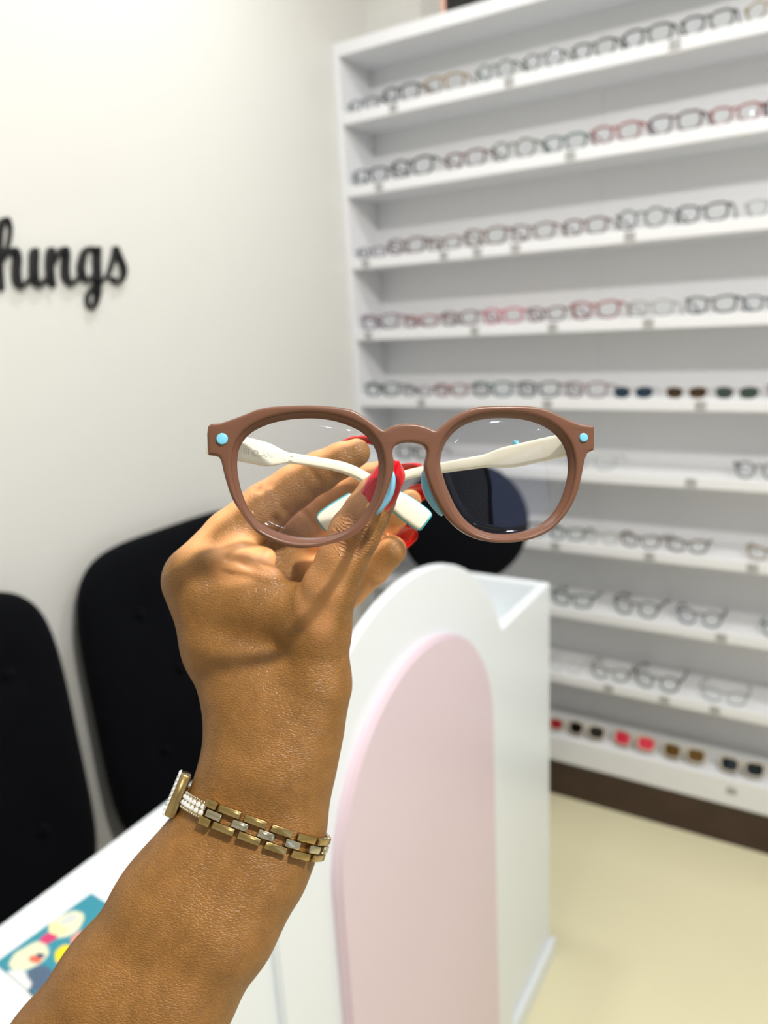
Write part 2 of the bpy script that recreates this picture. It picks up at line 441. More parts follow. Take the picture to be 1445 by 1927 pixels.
BLK, DGR, OLV, TAN = (22, 22, 25), (52, 55, 58), (92, 88, 62), (170, 140, 84)
RED, MAR, PUR, TEA = (165, 48, 50), (104, 38, 46), (84, 44, 66), (38, 92, 92)
PNK, CLR, NAV, GRN = (226, 82, 120), (205, 205, 200), (44, 52, 84), (58, 92, 72)
BRN, MAU, CRM, TOR = (116, 66, 46), (140, 96, 116), (222, 212, 194), (92, 66, 46)
ROWS = [
 # (x of left edge, x of right edge, colour, words, style, kind, lens)
 [(652, 713, BLK, 'black oval', 'oval', 'fade', None), (715, 790, BLK, 'black and grey', 'square', 'fade', None), (795, 875, TAN, 'khaki translucent', 'square', 'fade', None),
  (890, 970, GRN, 'dark green round', 'round', 'fade', None), (980, 1062, DGR, 'charcoal round', 'round', 'fade', None), (1072, 1160, BLK, 'black cat-eye', 'cat', 'fade', None),
  (1165, 1268, BLK, 'black squarish', 'square', 'fade', None), (1278, 1385, BLK, 'black wide', 'cat', 'fade', None), (1405, 1495, TAN, 'tan translucent', 'round', 'fade', None)],
 [(656, 725, BLK, 'black thick', 'square', 'solid', None), (728, 820, BLK, 'black', 'cat', 'fade', None), (833, 915, MAR, 'reddish brown', 'square', 'fade', None),
  (920, 1010, OLV, 'khaki brown', 'round', 'fade', None), (1018, 1105, TEA, 'dark teal', 'square', 'fade', None), (1108, 1208, RED, 'red', 'cat', 'fade', None),
  (1215, 1325, PUR, 'plum', 'square', 'fade', None), (1332, 1435, RED, 'coral red', 'cat', 'fade', None), (1440, 1540, PUR, 'dark plum', 'square', 'solid', None)],
 [(670, 724, PUR, 'dark purple', 'oval', 'fade', None), (726, 800, MAR, 'maroon', 'cat', 'fade', None), (802, 866, BRN, 'greyish brown', 'square', 'fade', None),
  (868, 955, BRN, 'brown', 'cat', 'fade', None), (958, 1045, BRN, 'amber brown', 'cat', 'clear', None), (1055, 1145, MAR, 'russet', 'square', 'fade', None),
  (1155, 1258, BLK, 'black round', 'round', 'fade', None), (1268, 1375, BLK, 'black', 'cat', 'fade', None), (1400, 1500, CLR, 'clear', 'square', 'clear', None)],
 [(678, 750, MAU, 'mauve brown', 'cat', 'fade', None), (755, 825, RED, 'crimson', 'oval', 'fade', None), (828, 900, MAR, 'maroon', 'cat', 'fade', None),
  (905, 985, PNK, 'hot pink', 'square', 'fade', None), (988, 1065, MAR, 'wine red', 'cat', 'fade', None), (1070, 1168, RED, 'red', 'cat', 'fade', None),
  (1178, 1270, CLR, 'colourless clear', 'square', 'clear', None), (1285, 1390, BLK, 'black cat-eye', 'cat', 'fade', None), (1393, 1490, NAV, 'blue-black', 'square', 'fade', None)],
 [(685, 752, GRN, 'pale green', 'square', 'clear', None), (757, 810, MAU, 'lilac grey', 'oval', 'clear', None), (814, 880, RED, 'pinkish red', 'square', 'clear', None),
  (885, 965, TEA, 'teal', 'square', 'fade', None), (970, 1055, DGR, 'slate', 'square', 'fade', None), (1058, 1145, MAU, 'mauve', 'square', 'fade', None),
  (1150, 1232, DGR, 'navy-lensed sun', 'sun', 'metal', (28, 52, 74)), (1250, 1332, TAN, 'brown-lensed sun', 'sun', 'metal', (62, 40, 12)), (1342, 1430, DGR, 'green-lensed sun', 'sun', 'metal', (62, 78, 66)),
  (1440, 1540, MAU, 'purplish grey', 'square', 'fade', None)],
 [(742, 815, DGR, 'dark grey', 'square', 'fade', None), (1060, 1165, CLR, 'faint clear', 'thin', 'clear', None), (1378, 1478, DGR, 'charcoal', 'round', 'fade', None)],
 [(950, 1026, BLK, 'black and green', 'square', 'fade', None), (1036, 1096, GRN, 'dark green', 'square', 'fade', None), (1108, 1150, TAN, 'pale yellowish', 'thin', 'clear', None),
  (1178, 1230, TOR, 'light tortoiseshell', 'cat', 'fade', None), (1258, 1328, TOR, 'dark tortoiseshell', 'cat', 'fade', None), (1405, 1490, TAN, 'beige', 'square', 'clear', None)],
 [(1036, 1116, GRN, 'dark green', 'square', 'solid', None), (1150, 1242, DGR, 'black wire', 'round', 'solid', None), (1270, 1362, NAV, 'navy blue', 'round', 'solid', None), (1430, 1520, TEA, 'teal', 'round', 'solid', None)],
 [(1030, 1096, CRM, 'pale pinkish', 'thin', 'clear', None), (1110, 1186, OLV, 'olive grey', 'round', 'fade', None), (1190, 1282, DGR, 'grey', 'round', 'fade', None), (1315, 1410, DGR, 'pale grey', 'thin', 'clear', None)],
 [(1000, 1056, CRM, 'red-lensed cream sun', 'block', 'solid', (160, 12, 22)), (1062, 1138, CRM, 'black-lensed cream sun', 'block', 'solid', (30, 24, 20)), (1146, 1234, CRM, 'pink-lensed cream sun', 'block', 'solid', (226, 62, 84)),
  (1240, 1328, CRM, 'brown-lensed cream sun', 'block', 'solid', (108, 78, 26)), (1346, 1440, CRM, 'dark-lensed cream sun', 'block', 'solid', (24, 32, 38))],
]
ORD = ['topmost', 'second', 'third', 'fourth', 'fifth', 'sixth', 'seventh', 'eighth', 'ninth', 'lowest']
POS = ['first', 'second', 'third', 'fourth', 'fifth', 'sixth', 'seventh', 'eighth', 'ninth', 'tenth']
XG = XS + 0.016
for ri, row in enumerate(ROWS):
    zb = SZ[ri] + (LIP if ri < 9 else 0.085)
    for gi, (xa, xb, col, words, st, kind, lc) in enumerate(row):
        y1, y2 = row_y(ri, xa, XG, 0.03), row_y(ri, xb, XG, 0.03)
        wid = abs(y1 - y2); yc = (y1 + y2) / 2
        a = STYLES[st][0]; full = 2 * (0.0345 + a + 0.008)
        sc = min(1.08, max(0.80, wid / full))
        yc = min(yc, YL - full * sc / 2 - 0.008)
        t = empty('sunglasses' if 'sun' in words else 'eyeglasses', (XG, yc, zb), -math.pi / 2 + random.uniform(-.06, .06))
        if st == 'block': t.rotation_euler[0] = -0.55; t.location[2] += 0.009
        t.scale = (sc, min(sc, 1.0), sc)
        w = words.replace(' sun', '') if 'sun' in words else words
        thing = 'sunglasses' if 'sun' in words else 'eyeglasses'
        shelfword = {'topmost': 'the topmost shelf', 'lowest': 'the lowest shelf'}.get(ORD[ri], 'the %s shelf from the top' % ORD[ri])
        tag(t, '%s %s, %s from the left on %s' % (w, thing, POS[gi], shelfword), thing, 'eyewear on the white shelves')
        front, lens, tmp = glasses_meshes(st)
        fm, lm = frame_mat(col, kind), lens_mat(lc)
        def child(nm, me, m):
            o = bpy.data.objects.new(nm, me)
            if not me.materials: me.materials.append(None)
            COL.objects.link(o); o.parent = t
            o.material_slots[0].link = 'OBJECT'; o.material_slots[0].material = m
        child('front_frame', front, fm)
        for me in lens: child('lens', me, lm)
        for me in tmp: child('temple', me, fm)

# ------------------------------------------------------------------ lettering on the left wall
LET = {
 'h': [[(78, 140, 12), (45, 160, 40), (14, 215, 52), (2, 300, 54), (-4, 420, 54), (-2, 560, 54), (8, 690, 52), (26, 800, 30)],
       [(78, 140, 10), (98, 190, 14), (107, 250, 14), (98, 330, 15), (80, 400, 18), (45, 465, 20), (10, 500, 20)],
       [(8, 560, 18), (55, 480, 30), (105, 437, 40), (150, 440, 46), (168, 510, 58), (160, 620, 60), (166, 710, 60), (190, 765, 46), (235, 745, 26), (285, 690, 22), (310, 670, 20)]],
 'i': [[(330, 425, 40), (322, 470, 66), (318, 580, 62), (322, 680, 62), (350, 748, 50), (392, 740, 28), (435, 688, 22), (465, 655, 20)]],
 'n': [[(478, 420, 40), (468, 470, 58), (462, 580, 54), (472, 690, 54), (495, 768, 34)],
       [(490, 570, 18), (525, 490, 24), (565, 436, 34), (600, 425, 46), (612, 480, 50), (604, 580, 55), (606, 670, 58), (640, 738, 44), (685, 722, 28), (740, 665, 24), (755, 640, 18)]],
 'g': [[(880, 440, 26), (825, 412, 24), (782, 445, 36), (754, 530, 48), (746, 620, 50), (770, 690, 44), (815, 706, 30), (862, 662, 24), (885, 620, 20)],
       [(895, 415, 46), (890, 480, 52), (890, 600, 50), (895, 720, 50), (896, 820, 42), (882, 910, 30), (842, 962, 22), (806, 925, 18), (806, 850, 19), (850, 780, 22), (925, 715, 22), (985, 672, 20)]],
 's': [[(960, 690, 18), (995, 650, 19), (1022, 570, 21), (1045, 480, 24), (1058, 425, 30)], [(1058, 408, 34), (1075, 465, 44), (1108, 535, 42), (1134, 610, 38), (1126, 680, 33), (1086, 725, 30), (1046, 716, 38), (1030, 685, 30)]],
}
def catmull(P, sub=6):
    P = [np.array(p, float) for p in P]; out = []
    for i in range(len(P) - 1):
        p0, p1, p2, p3 = P[max(i - 1, 0)], P[i], P[i + 1], P[min(i + 2, len(P) - 1)]
        for k in range(sub):
            t = k / sub
            out.append(0.5 * ((2 * p1) + (-p0 + p2) * t + (2 * p0 - 5 * p1 + 4 * p2 - p3) * t * t + (-p0 + 3 * p1 - 3 * p2 + p3) * t ** 3))
    out.append(P[-1]); return out
sc_l = 300 / 1445.0
lroot = empty('wall_lettering', tuple(onY(120, 520, YW - 0.004))); tag(lroot, 'black script letters ending in hings mounted on the white wall', 'lettering')
for ch, strokes in LET.items():
    V, Fc = [], []
    for stroke in strokes:
        pts = catmull(stroke, 5); n = len(pts)
        L, R = [], []
        for i in range(n):
            d = unit(pts[min(i + 1, n - 1)][:2] - pts[max(i - 1, 0)][:2]); nn = np.array([-d[1], d[0]])
            w = max(pts[i][2], 8) / 2
            ext = d * (-w * .5 if i == 0 else (w * .5 if i == n - 1 else 0))
            for S, lst in ((1, L), (-1, R)):
                q = pts[i][:2] + nn * w * S * (0.6 if i in (0, n - 1) else 1) + ext
                lst.append((q[0] * sc_l, 380 + q[1] * sc_l))
        o = len(V)
        for Yp in (YW - 0.014, YW - 0.001):
            for i in range(n):
                V.append(onY(*L[i], YW - 0.012) * np.array([1, 0, 1]) + np.array([0, Yp, 0]))
                V.append(onY(*R[i], YW - 0.012) * np.array([1, 0, 1]) + np.array([0, Yp, 0]))
        b = o + 2 * n
        for i in range(n - 1):
            a0, a1, a2, a3 = o + 2 * i, o + 2 * i + 1, o + 2 * i + 3, o + 2 * i + 2
            c0_, c1_, c2_, c3_ = b + 2 * i, b + 2 * i + 1, b + 2 * i + 3, b + 2 * i + 2
            Fc += [(a0, a1, a2, a3), (c0_, c3_, c2_, c1_), (a0, a3, c3_, c0_), (a1, c1_, c2_, a2)]
        Fc += [(o, b, b + 1, o + 1), (o + 2 * n - 2, o + 2 * n - 1, b + 2 * n - 1, b + 2 * n - 2)]
    mesh_obj('letter', V, Fc, MLETTER, lroot, smooth=False)

# ------------------------------------------------------------------ reception desk
YF = 0.481
DX0, DX1 = 0.20, 1.405
DYB = 0.757
WZ = 0.86
desk = empty('reception_desk', ((DX0 + DX1) / 2, (YF + DYB) / 2, 0)); tag(desk, 'white reception desk with a pink arch panel on its front', 'desk')
bm_obj('front_panel', box_bm(DX0, DX1, YF, YF + 0.02, 0.0, 0.947, 0.003), MDESK, desk)
bm_obj('end_panel', box_bm(DX1 - 0.02, DX1, YF + 0.02, DYB, 0.0, 0.947, 0.003), MDESK, desk)
bm_obj('end_panel', box_bm(DX0, DX0 + 0.02, YF + 0.02, DYB - 0.03, 0.0, WZ - 0.03, 0.003), MDESK, desk)
bm_obj('worktop', box_bm(DX0 - 0.02, DX1 - 0.02, YF + 0.02, DYB, WZ - 0.03, WZ, 0.004), MDESK, desk)
bm_obj('skirting', box_bm(DX0, DX1 + 0.012, YF - 0.012, YF, 0.0, 0.05, 0.002), MDESK, desk)
def arch_bm(xc, r, zs, y_front, y_back, z0=0.05, n=48, bev=0.003):
    bm = bmesh.new()
    pts = [(xc - r, z0)] + [(xc - r * math.cos(math.pi * k / n), zs + r * math.sin(math.pi * k / n)) for k in range(n + 1)] + [(xc + r, z0)]
    f = bm.faces.new([bm.verts.new((x, y_front, z)) for x, z in pts])
    ret = bmesh.ops.extrude_face_region(bm, geom=[f])
    for v in ret['geom']:
        if isinstance(v, bmesh.types.BMVert): v.co.y = y_back
    bmesh.ops.recalc_face_normals(bm, faces=bm.faces)
    ed = [e for e in bm.edges if all(abs(v.co.y - y_front) < 1e-6 for v in e.verts)]
    bmesh.ops.bevel(bm, geom=ed, offset=bev, segments=2, affect='EDGES')
    return bm
AC = 0.819
auto_smooth(bm_obj('arch_panel', arch_bm(AC, 0.333, 0.825, YF - 0.010, YF - 0.0002), MDESK, desk))
pk = bm_obj('pink_arch', arch_bm(AC, 0.231, 0.825, YF - 0.024, YF - 0.0101, bev=0.004), MPINK, desk); auto_smooth(pk)
tag(pk, 'pale pink arched panel')

# printed flyer lying on the worktop
def print_mat(name, bg, blobs):
    m = bpy.data.materials.new(name); m.use_nodes = True
    nt = m.node_tree; b = nt.nodes['Principled BSDF']; b.inputs['Roughness'].default_value = 0.3
    tc = nt.nodes.new('ShaderNodeTexCoord')
    nz = nt.nodes.new('ShaderNodeTexNoise'); nz.inputs['Scale'].default_value = 45
    nt.links.new(tc.outputs['Object'], nz.inputs['Vector'])
    sb = nt.nodes.new('ShaderNodeVectorMath'); sb.operation = 'SUBTRACT'; sb.inputs[1].default_value = (.5, .5, .5)
    scn = nt.nodes.new('ShaderNodeVectorMath'); scn.operation = 'SCALE'; scn.inputs['Scale'].default_value = 0.012
    ad = nt.nodes.new('ShaderNodeVectorMath'); ad.operation = 'ADD'
    nt.links.new(nz.outputs['Color'], sb.inputs[0]); nt.links.new(sb.outputs[0], scn.inputs[0])
    nt.links.new(tc.outputs['Object'], ad.inputs[0]); nt.links.new(scn.outputs[0], ad.inputs[1])
    prev = None
    for (cx_, cy_, rx, ry, rot, col) in blobs:
        mp = nt.nodes.new('ShaderNodeMapping'); mp.vector_type = 'TEXTURE'
        mp.inputs['Location'].default_value = (cx_, cy_, 0); mp.inputs['Rotation'].default_value = (0, 0, rot); mp.inputs['Scale'].default_value = (rx, ry, 1)
        nt.links.new(ad.outputs[0], mp.inputs[0])
        sp = nt.nodes.new('ShaderNodeVectorMath'); sp.operation = 'MULTIPLY'; sp.inputs[1].default_value = (1, 1, 0)
        nt.links.new(mp.outputs[0], sp.inputs[0])
        ln = nt.nodes.new('ShaderNodeVectorMath'); ln.operation = 'LENGTH'; nt.links.new(sp.outputs[0], ln.inputs[0])
        mr = nt.nodes.new('ShaderNodeMapRange'); mr.inputs[1].default_value = 1.08; mr.inputs[2].default_value = 0.92
        nt.links.new(ln.outputs['Value'], mr.inputs[0])
        mx = nt.nodes.new('ShaderNodeMix'); mx.data_type = 'RGBA'
        nt.links.new(mr.outputs[0], mx.inputs[0])
        if prev is None: mx.inputs[6].default_value = bg
        else: nt.links.new(prev, mx.inputs[6])
        mx.inputs[7].default_value = col
        prev = mx.outputs[2]
    nt.links.new(prev, b.inputs['Base Color'])
    return m
fs = 320 / 1445.0
def fz(x, y): return onZ(x * fs, 1640 + y * fs, WZ + 0.003)
cA, cB = fz(-40, 770), fz(775, 180)
ex = unit(cB - cA); ey = np.cross(np.array([0, 0, 1.0]), ex)
if (fz(300, 1000) - cA) @ ey < 0: ey = -ey
org = cA - ex * 0.0
def floc(x, y):
    d = fz(x, y) - org; return d @ ex, d @ ey
Lx = (cB - cA) @ ex; Ly = floc(150, 1225)[1]
sgn = 1 if np.cross(ex, ey)[2] > 0 else -1
def fl_blob(x, y, rx, ry, col):
    u_, v_ = floc(x, y); ux, _ = floc(x + rx, y); _, vy = floc(x, y + ry)
    k = 0.0
    a_ = abs(floc(x + rx, y - rx * .72)[0] - u_); b_ = abs(floc(x + ry * .6, y + ry)[1] - v_)
    return (u_, v_ * sgn, a_, b_, 0, col)
blobs = [fl_blob(560, 440, 130, 80, srgb(226, 228, 196)), fl_blob(420, 560, 80, 36, srgb(205, 52, 110)), fl_blob(250, 720, 140, 85, srgb(222, 224, 192)),
         fl_blob(690, 560, 70, 60, srgb(232, 150, 140)), fl_blob(560, 690, 80, 70, srgb(240, 214, 20)), fl_blob(300, 740, 40, 40, srgb(224, 104, 84)), fl_blob(338, 708, 22, 24, srgb(60, 70, 100)),
         fl_blob(340, 900, 110, 95, srgb(74, 96, 124)), fl_blob(100, 950, 120, 110, srgb(220, 222, 222)), fl_blob(215, 1100, 90, 90, srgb(58, 68, 92)), fl_blob(580, 400, 60, 30, srgb(205, 210, 205)), fl_blob(480, 480, 50, 60, srgb(240, 226, 170))]
MFLY = print_mat('flyer_print', srgb(44, 140, 160), blobs)
bm = box_bm(0, Lx, min(0, Ly * sgn), max(0, Ly * sgn), -0.0022, 0.0, 0.0)
fly = bm_obj('flyer', bm, MFLY)
if sgn > 0: fly.matrix_world = Matrix(((ex[0], ey[0], 0, org[0]), (ex[1], ey[1], 0, org[1]), (0, 0, 1, WZ + 0.0025), (0, 0, 0, 1)))
else: fly.matrix_world = Matrix(((ex[0], -ey[0], 0, org[0]), (ex[1], -ey[1], 0, org[1]), (0, 0, 1, WZ + 0.0025), (0, 0, 0, 1)))
tag(fly, 'colourful printed flyer with teal background on the white worktop', 'flyer')

# ------------------------------------------------------------------ chairs
def cushion(w, h, t, n=3.0, nu=30, nv=30, tufts=None):
    """rounded slab: x width, z height, y thickness; tufts = [(x,z)] dents on the front (-y)"""
    V, Fc = [], []
    for side in (-1, 1):
        for j in range(nv + 1):
            for i in range(nu + 1):
                a, b = -1 + 2 * i / nu, -1 + 2 * j / nv
                a, b = math.sin(a * math.pi / 2), math.sin(b * math.pi / 2)
                # map square to superellipse
                e = 5.0
                k = (abs(a) ** e + abs(b) ** e) ** (1 / e) if (a or b) else 1
                mx = max(abs(a), abs(b)) or 1
                x, z = a * mx / k, b * mx / k
                rr = (abs(x) ** e + abs(z) ** e)
                y = side * t / 2 * max(0.0, 1 - rr ** 1.6) ** 0.45
                if side < 0 and tufts:
                    for tx, tz in tufts:
                        d2 = (x * w / 2 - tx) ** 2 + (z * h / 2 - tz) ** 2
                        y += 0.014 * math.exp(-d2 / 0.035 ** 2)
                V.append((x * w / 2, y, z * h / 2))
    N = (nu + 1) * (nv + 1)
    for s in range(2):
        for j in range(nv):
            for i in range(nu):
                q = [s * N + j * (nu + 1) + i, s * N + j * (nu + 1) + i + 1, s * N + (j + 1) * (nu + 1) + i + 1, s * N + (j + 1) * (nu + 1) + i]
                Fc.append(tuple(q) if s == 0 else tuple(q[::-1]))
    return np.array(V), Fc
def waiting_chair(xc, label, wid=0.56):
    t = empty('lounge_chair', (xc, 1.02, 0)); tag(t, label, 'chair', 'black tufted chairs along the lettered wall')
    tf = [(x, z) for z in (-.12, .04, .2) for x in ((-.16, 0, .16) if z != .04 else (-.08, .08))]
    V, Fc = cushion(wid, 0.70, 0.09, tufts=tf)
    an = math.radians(3)
    R = np.array([[1, 0, 0], [0, math.cos(an), math.sin(an)], [0, -math.sin(an), math.cos(an)]])
    cpos = np.array([xc, 1.262, 0.715])
    bk = mesh_obj('backrest', V @ R.T + cpos, Fc, MBLACK, t)
    for tx, tz in tf:
        p = R @ np.array([tx, -0.040, tz]) + cpos
        bmb = bmesh.new(); bmesh.ops.create_uvsphere(bmb, u_segments=10, v_segments=6, radius=0.011)
        for v in bmb.verts: v.co = Vector((v.co.x, v.co.y * .5, v.co.z)) + Vector(p)
        bm_obj('button', bmb, MBLACK, bk, True)
    V, Fc = cushion(wid + .02, 0.52, 0.13)
    V2 = np.stack([V[:, 0] + xc, -V[:, 2] * 0.86 + 1.0, -V[:, 1] + 0.41], 1)
    mesh_obj('seat', V2, Fc, MBLACK, t)
    bm_obj('seat_frame', box_bm(xc - wid / 2 + .02, xc + wid / 2 - .02, 0.81, 1.18, 0.30, 0.36, 0.01), MBLKPL, t)
    for sx in (-1, 1):
        for yy in (0.84, 1.15):
            bm_obj('leg', cyl_bm((xc + sx * (wid / 2 - .05), yy, 0.305), (xc + sx * (wid / 2 - .03), yy + (0.02 if yy > 1 else -.02), 0.0), 0.018, 0.011, 14), MBLKPL, t)
    return t
xr = onY(150, 1090, 1.24)[0]; xl = onY(104, 1100, 1.24)[0]
waiting_chair(xr + 0.285, 'black tufted chair whose backrest shows just left of the wrist', 0.57)
waiting_chair(xl - 0.285, 'black tufted chair cut off by the left edge of the photo', 0.57)

# round-backed swivel chair behind the desk
sc_c = onX(872, 985, 1.72)
sw = empty('swivel_chair', (1.60, sc_c[1] + 0.0, 0)); tag(sw, 'black round-backed chair between the desk end and the shelves', 'chair')
bmc = bmesh.new()
bmesh.ops.create_uvsphere(bmc, u_segments=40, v_segments=24, radius=1.0)
nrm = unit(np.array([-1.0, -0.55, 0.12]))
e1 = unit(np.cross(nrm, [0, 0, 1])); e2 = np.cross(e1, nrm)
for v in bmc.verts:
    c = np.array(v.co)
    rr = math.hypot(c[0], c[1])
    th = 0.045 * math.copysign(abs(c[2]) ** 0.6, c[2])
    v.co = Vector(np.array(sc_c) + e1 * c[0] * 0.172 + e2 * c[1] * 0.165 + nrm * th)
bm_obj('backrest', bmc, MBLACK, sw, True)
cxs, cys = 1.60, sc_c[1]
V, Fc = cushion(0.42, 0.42, 0.09)
sp_ = sc_c - np.array([0.22, 0.05, 0])
cxs, cys = sc_c[0] + 0.02, sc_c[1] + 0.12
bm_obj('seat', cyl_bm((cxs - 0.08, cys - 0.08, 0.46), (cxs - 0.08, cys - 0.08, 0.53), 0.19, 0.19, 40, bev=0.02), MBLACK, sw, True)
bm_obj('back_support', cyl_bm((cxs + 0.02, cys - 0.06, 0.47), tuple(np.array(sc_c) - nrm * 0.04), 0.016), MBLKPL, sw, True)
bm_obj('column', cyl_bm((cxs - 0.08, cys - 0.08, 0.07), (cxs - 0.08, cys - 0.08, 0.46), 0.022), MCHROME, sw, True)
for k in range(5):
    a = 2 * math.pi * k / 5
    fx, fy = cxs - 0.08 + 0.2 * math.cos(a), cys - 0.08 + 0.2 * math.sin(a)
    lg = bm_obj('foot', cyl_bm((cxs - 0.08, cys - 0.08, 0.085), (fx, fy, 0.06), 0.016, 0.012, 12), MBLKPL, sw)
    bm_obj('caster', cyl_bm((fx - .01, fy, 0.025), (fx + .01, fy, 0.025), 0.025, n=16), MBLKPL, lg)

# ------------------------------------------------------------------ eyeglasses held in the hand
SK = 1.0
MBROWN = mat('matte_brown_acetate', srgb(108, 72, 54), 0.36, noise=0.02, nscale=200, spec=0.4)
MCREAM = mat('cream_rubber', srgb(240, 236, 218), 0.45, noise=0.02, nscale=100)
MCYAN = mat('sky_blue_enamel', srgb(118, 196, 228), 0.35, noise=0.04, nscale=300)
MTEAL = mat('teal_rubber', srgb(70, 186, 200), 0.4, noise=0.02)
MPAD = mat('blue_nose_pad', srgb(120, 182, 210), 0.4, noise=0.02)
LENS_HERO = glass_mat('spectacle_lens', (0.985, 0.985, 0.99, 1), (0.62, 0.68, 1.0, 1), 0.03)

D0 = 0.275
TH = math.radians(8.0)
G_o = at(772, 880, D0)
# frame axes: gx to the right, gz up, gn toward viewer; left side nearer
gx = unit(rt * math.cos(TH) + fw * math.sin(TH))
gz = up
gn = unit(np.cross(gx, gz))
KC = 0.55      # base curve: ends swept back by KC*u^2
def on_frame(px, py, w=0.0):
    """(u, v) of a pixel on the curved front surface pushed w towards the viewer"""
    v = ray(px, py)
    wn = w
    for _ in range(6):
        t = ((G_o + gn * wn - CAM) @ gn) / (v @ gn)
        P = CAM + v * t - G_o
        u_, v_ = P @ gx, P @ gz
        wn = w - KC * u_ * u_
    return np.array([u_, v_])
def frame_pt(u_, v_, w):
    return G_o + gx * u_ + gz * v_ + gn * (w - KC * u_ * u_)

OUT = [(391, 802), (414, 796), (442, 786.5), (467, 777), (489, 768.5), (522, 763.7), (577, 761.5), (613, 763), (647, 767), (668, 773), (688, 785), (710, 801), (723, 808), (737, 801.5), (754, 797.5), (771, 796.5),
       (788, 798), (805, 803), (819, 808.5), (832, 800.5), (854, 783.7), (876, 772), (901, 765), (937, 763), (979, 763), (1007, 765), (1029, 770), (1054, 781), (1078, 792), (1098, 798), (1114, 800), (1119.5, 805),
       (1119, 842), (1116, 848), (1109, 850.5), (1104, 858), (1099.5, 875), (1095, 900), (1087, 930), (1073, 958), (1054, 983), (1031, 1002), (1001, 1015), (971, 1020.5), (937, 1021.5), (907, 1017), (879, 1006), (857, 990), (841, 972),
       (827, 949.5), (816, 927.5), (808, 908), (802, 889), (800, 874), (804, 857), (804, 846), (798, 838), (785, 833.5), (767, 832), (752, 835), (742, 841), (739, 853), (742, 869), (741, 886), (733, 913), (719, 949), (702, 972), (680, 994),
       (647, 1013), (613, 1026), (577, 1031.4), (547, 1029.5), (514, 1020), (481, 1000), (456, 969), (437, 939), (426, 908), (420, 886), (415.5, 867), (408, 857.5), (394, 855.5), (391, 850)]
LIN = [(597, 787), (633, 792.5), (663, 803), (685, 816), (702, 836), (710.5, 856), (713, 880), (709, 911), (696.5, 947), (677, 977), (652, 997), (619, 1008), (586, 1012), (552.5, 1009), (519.5, 999.5), (489, 983), (469.5, 961), (456, 930), (449, 903), (446, 875), (449, 847), (461, 825), (481, 808.5), (514, 795), (553, 788)]
RIN = [(942, 786), (980, 788), (1012, 796), (1037, 809), (1056, 828), (1067, 850), (1071, 876), (1068, 905), (1058, 938), (1040, 968), (1016, 988), (985, 1000), (955, 1004.5), (925, 1003), (898, 994), (877, 978), (860, 955), (846, 926), (836, 898), (830, 874), (833, 850), (843, 828), (860, 809), (882, 796), (910, 788.5)]
def closed_smooth(P, sub=4):
    P = [np.array(p, float) for p in P]; n = len(P); out = []
    for i in range(n):
        p0, p1, p2, p3 = P[i - 1], P[i], P[(i + 1) % n], P[(i + 2) % n]
        for k in range(sub):
            t = k / sub
            out.append(0.5 * ((2 * p1) + (-p0 + p2) * t + (2 * p0 - 5 * p1 + 4 * p2 - p3) * t * t + (-p0 + 3 * p1 - 3 * p2 + p3) * t ** 3))
    return np.array(out)
def offset_loop(P, d):
    """move a closed loop outward (d>0) from its centroid side"""
    n = len(P); c = P.mean(0); out = []
    for i in range(n):
        t = unit(P[(i + 1) % n] - P[i - 1]); nn = np.array([t[1], -t[0]])
        if nn @ (P[i] - c) < 0: nn = -nn
        out.append(P[i] + nn * d)
    return np.array(out)
FT = 0.0046     # frame thickness
uvO = np.array([on_frame(*p, 0.0) for p in closed_smooth(OUT, 3)])
lensL = np.array([on_frame(*p, -0.0022) for p in closed_smooth(LIN, 4)])
lensR = np.array([on_frame(*p, -0.0022) for p in closed_smooth(RIN, 4)])
hL, hR = offset_loop(lensL, 0.0019), offset_loop(lensR, 0.0019)

held = empty('held_eyeglasses', tuple(G_o)); tag(held, 'brown round-rim eyeglasses with cream temples held in the hand', 'eyeglasses')
cu = bpy.data.curves.new('ff', 'CURVE'); cu.dimensions = '2D'; cu.fill_mode = 'BOTH'
for loop in (uvO, hL, hR):
    sp = cu.splines.new('POLY'); sp.points.add(len(loop) - 1)
    for k, p in enumerate(loop): sp.points[k].co = (p[0], p[1], 0, 1)
    sp.use_cyclic_u = True
BV = 0.0011
cu.extrude = FT / 2 - BV; cu.bevel_depth = BV; cu.bevel_resolution = 3; cu.offset = -BV
tmpo = bpy.data.objects.new('tmp_curve', cu); COL.objects.link(tmpo)
dg = bpy.context.evaluated_depsgraph_get(); dg.update()
me = bpy.data.meshes.new_from_object(tmpo.evaluated_get(dg))
bpy.data.objects.remove(tmpo)
bmf = bmesh.new(); bmf.from_mesh(me); bpy.data.meshes.remove(me)
bmesh.ops.triangulate(bmf, faces=[f for f in bmf.faces if len(f.verts) > 4])
for _ in range(2):
    le = [e for e in bmf.edges if e.calc_length() > 0.006]
    if le: bmesh.ops.subdivide_edges(bmf, edges=le, cuts=1)
    bmesh.ops.triangulate(bmf, faces=[f for f in bmf.faces if len(f.verts) > 4])
bmesh.ops.remove_doubles(bmf, verts=bmf.verts, dist=1e-6)
def add_ring(bm, loops):
    rows = []
    for L, w in loops:
        rows.append([bm.verts.new((p[0], p[1], w)) for p in L])
    n = len(rows[0]); m_ = len(rows)
    for a in range(m_ - 1):
        for k in range(n):
            bm.faces.new((rows[a][k], rows[a][(k + 1) % n], rows[a + 1][(k + 1) % n], rows[a + 1][k]))
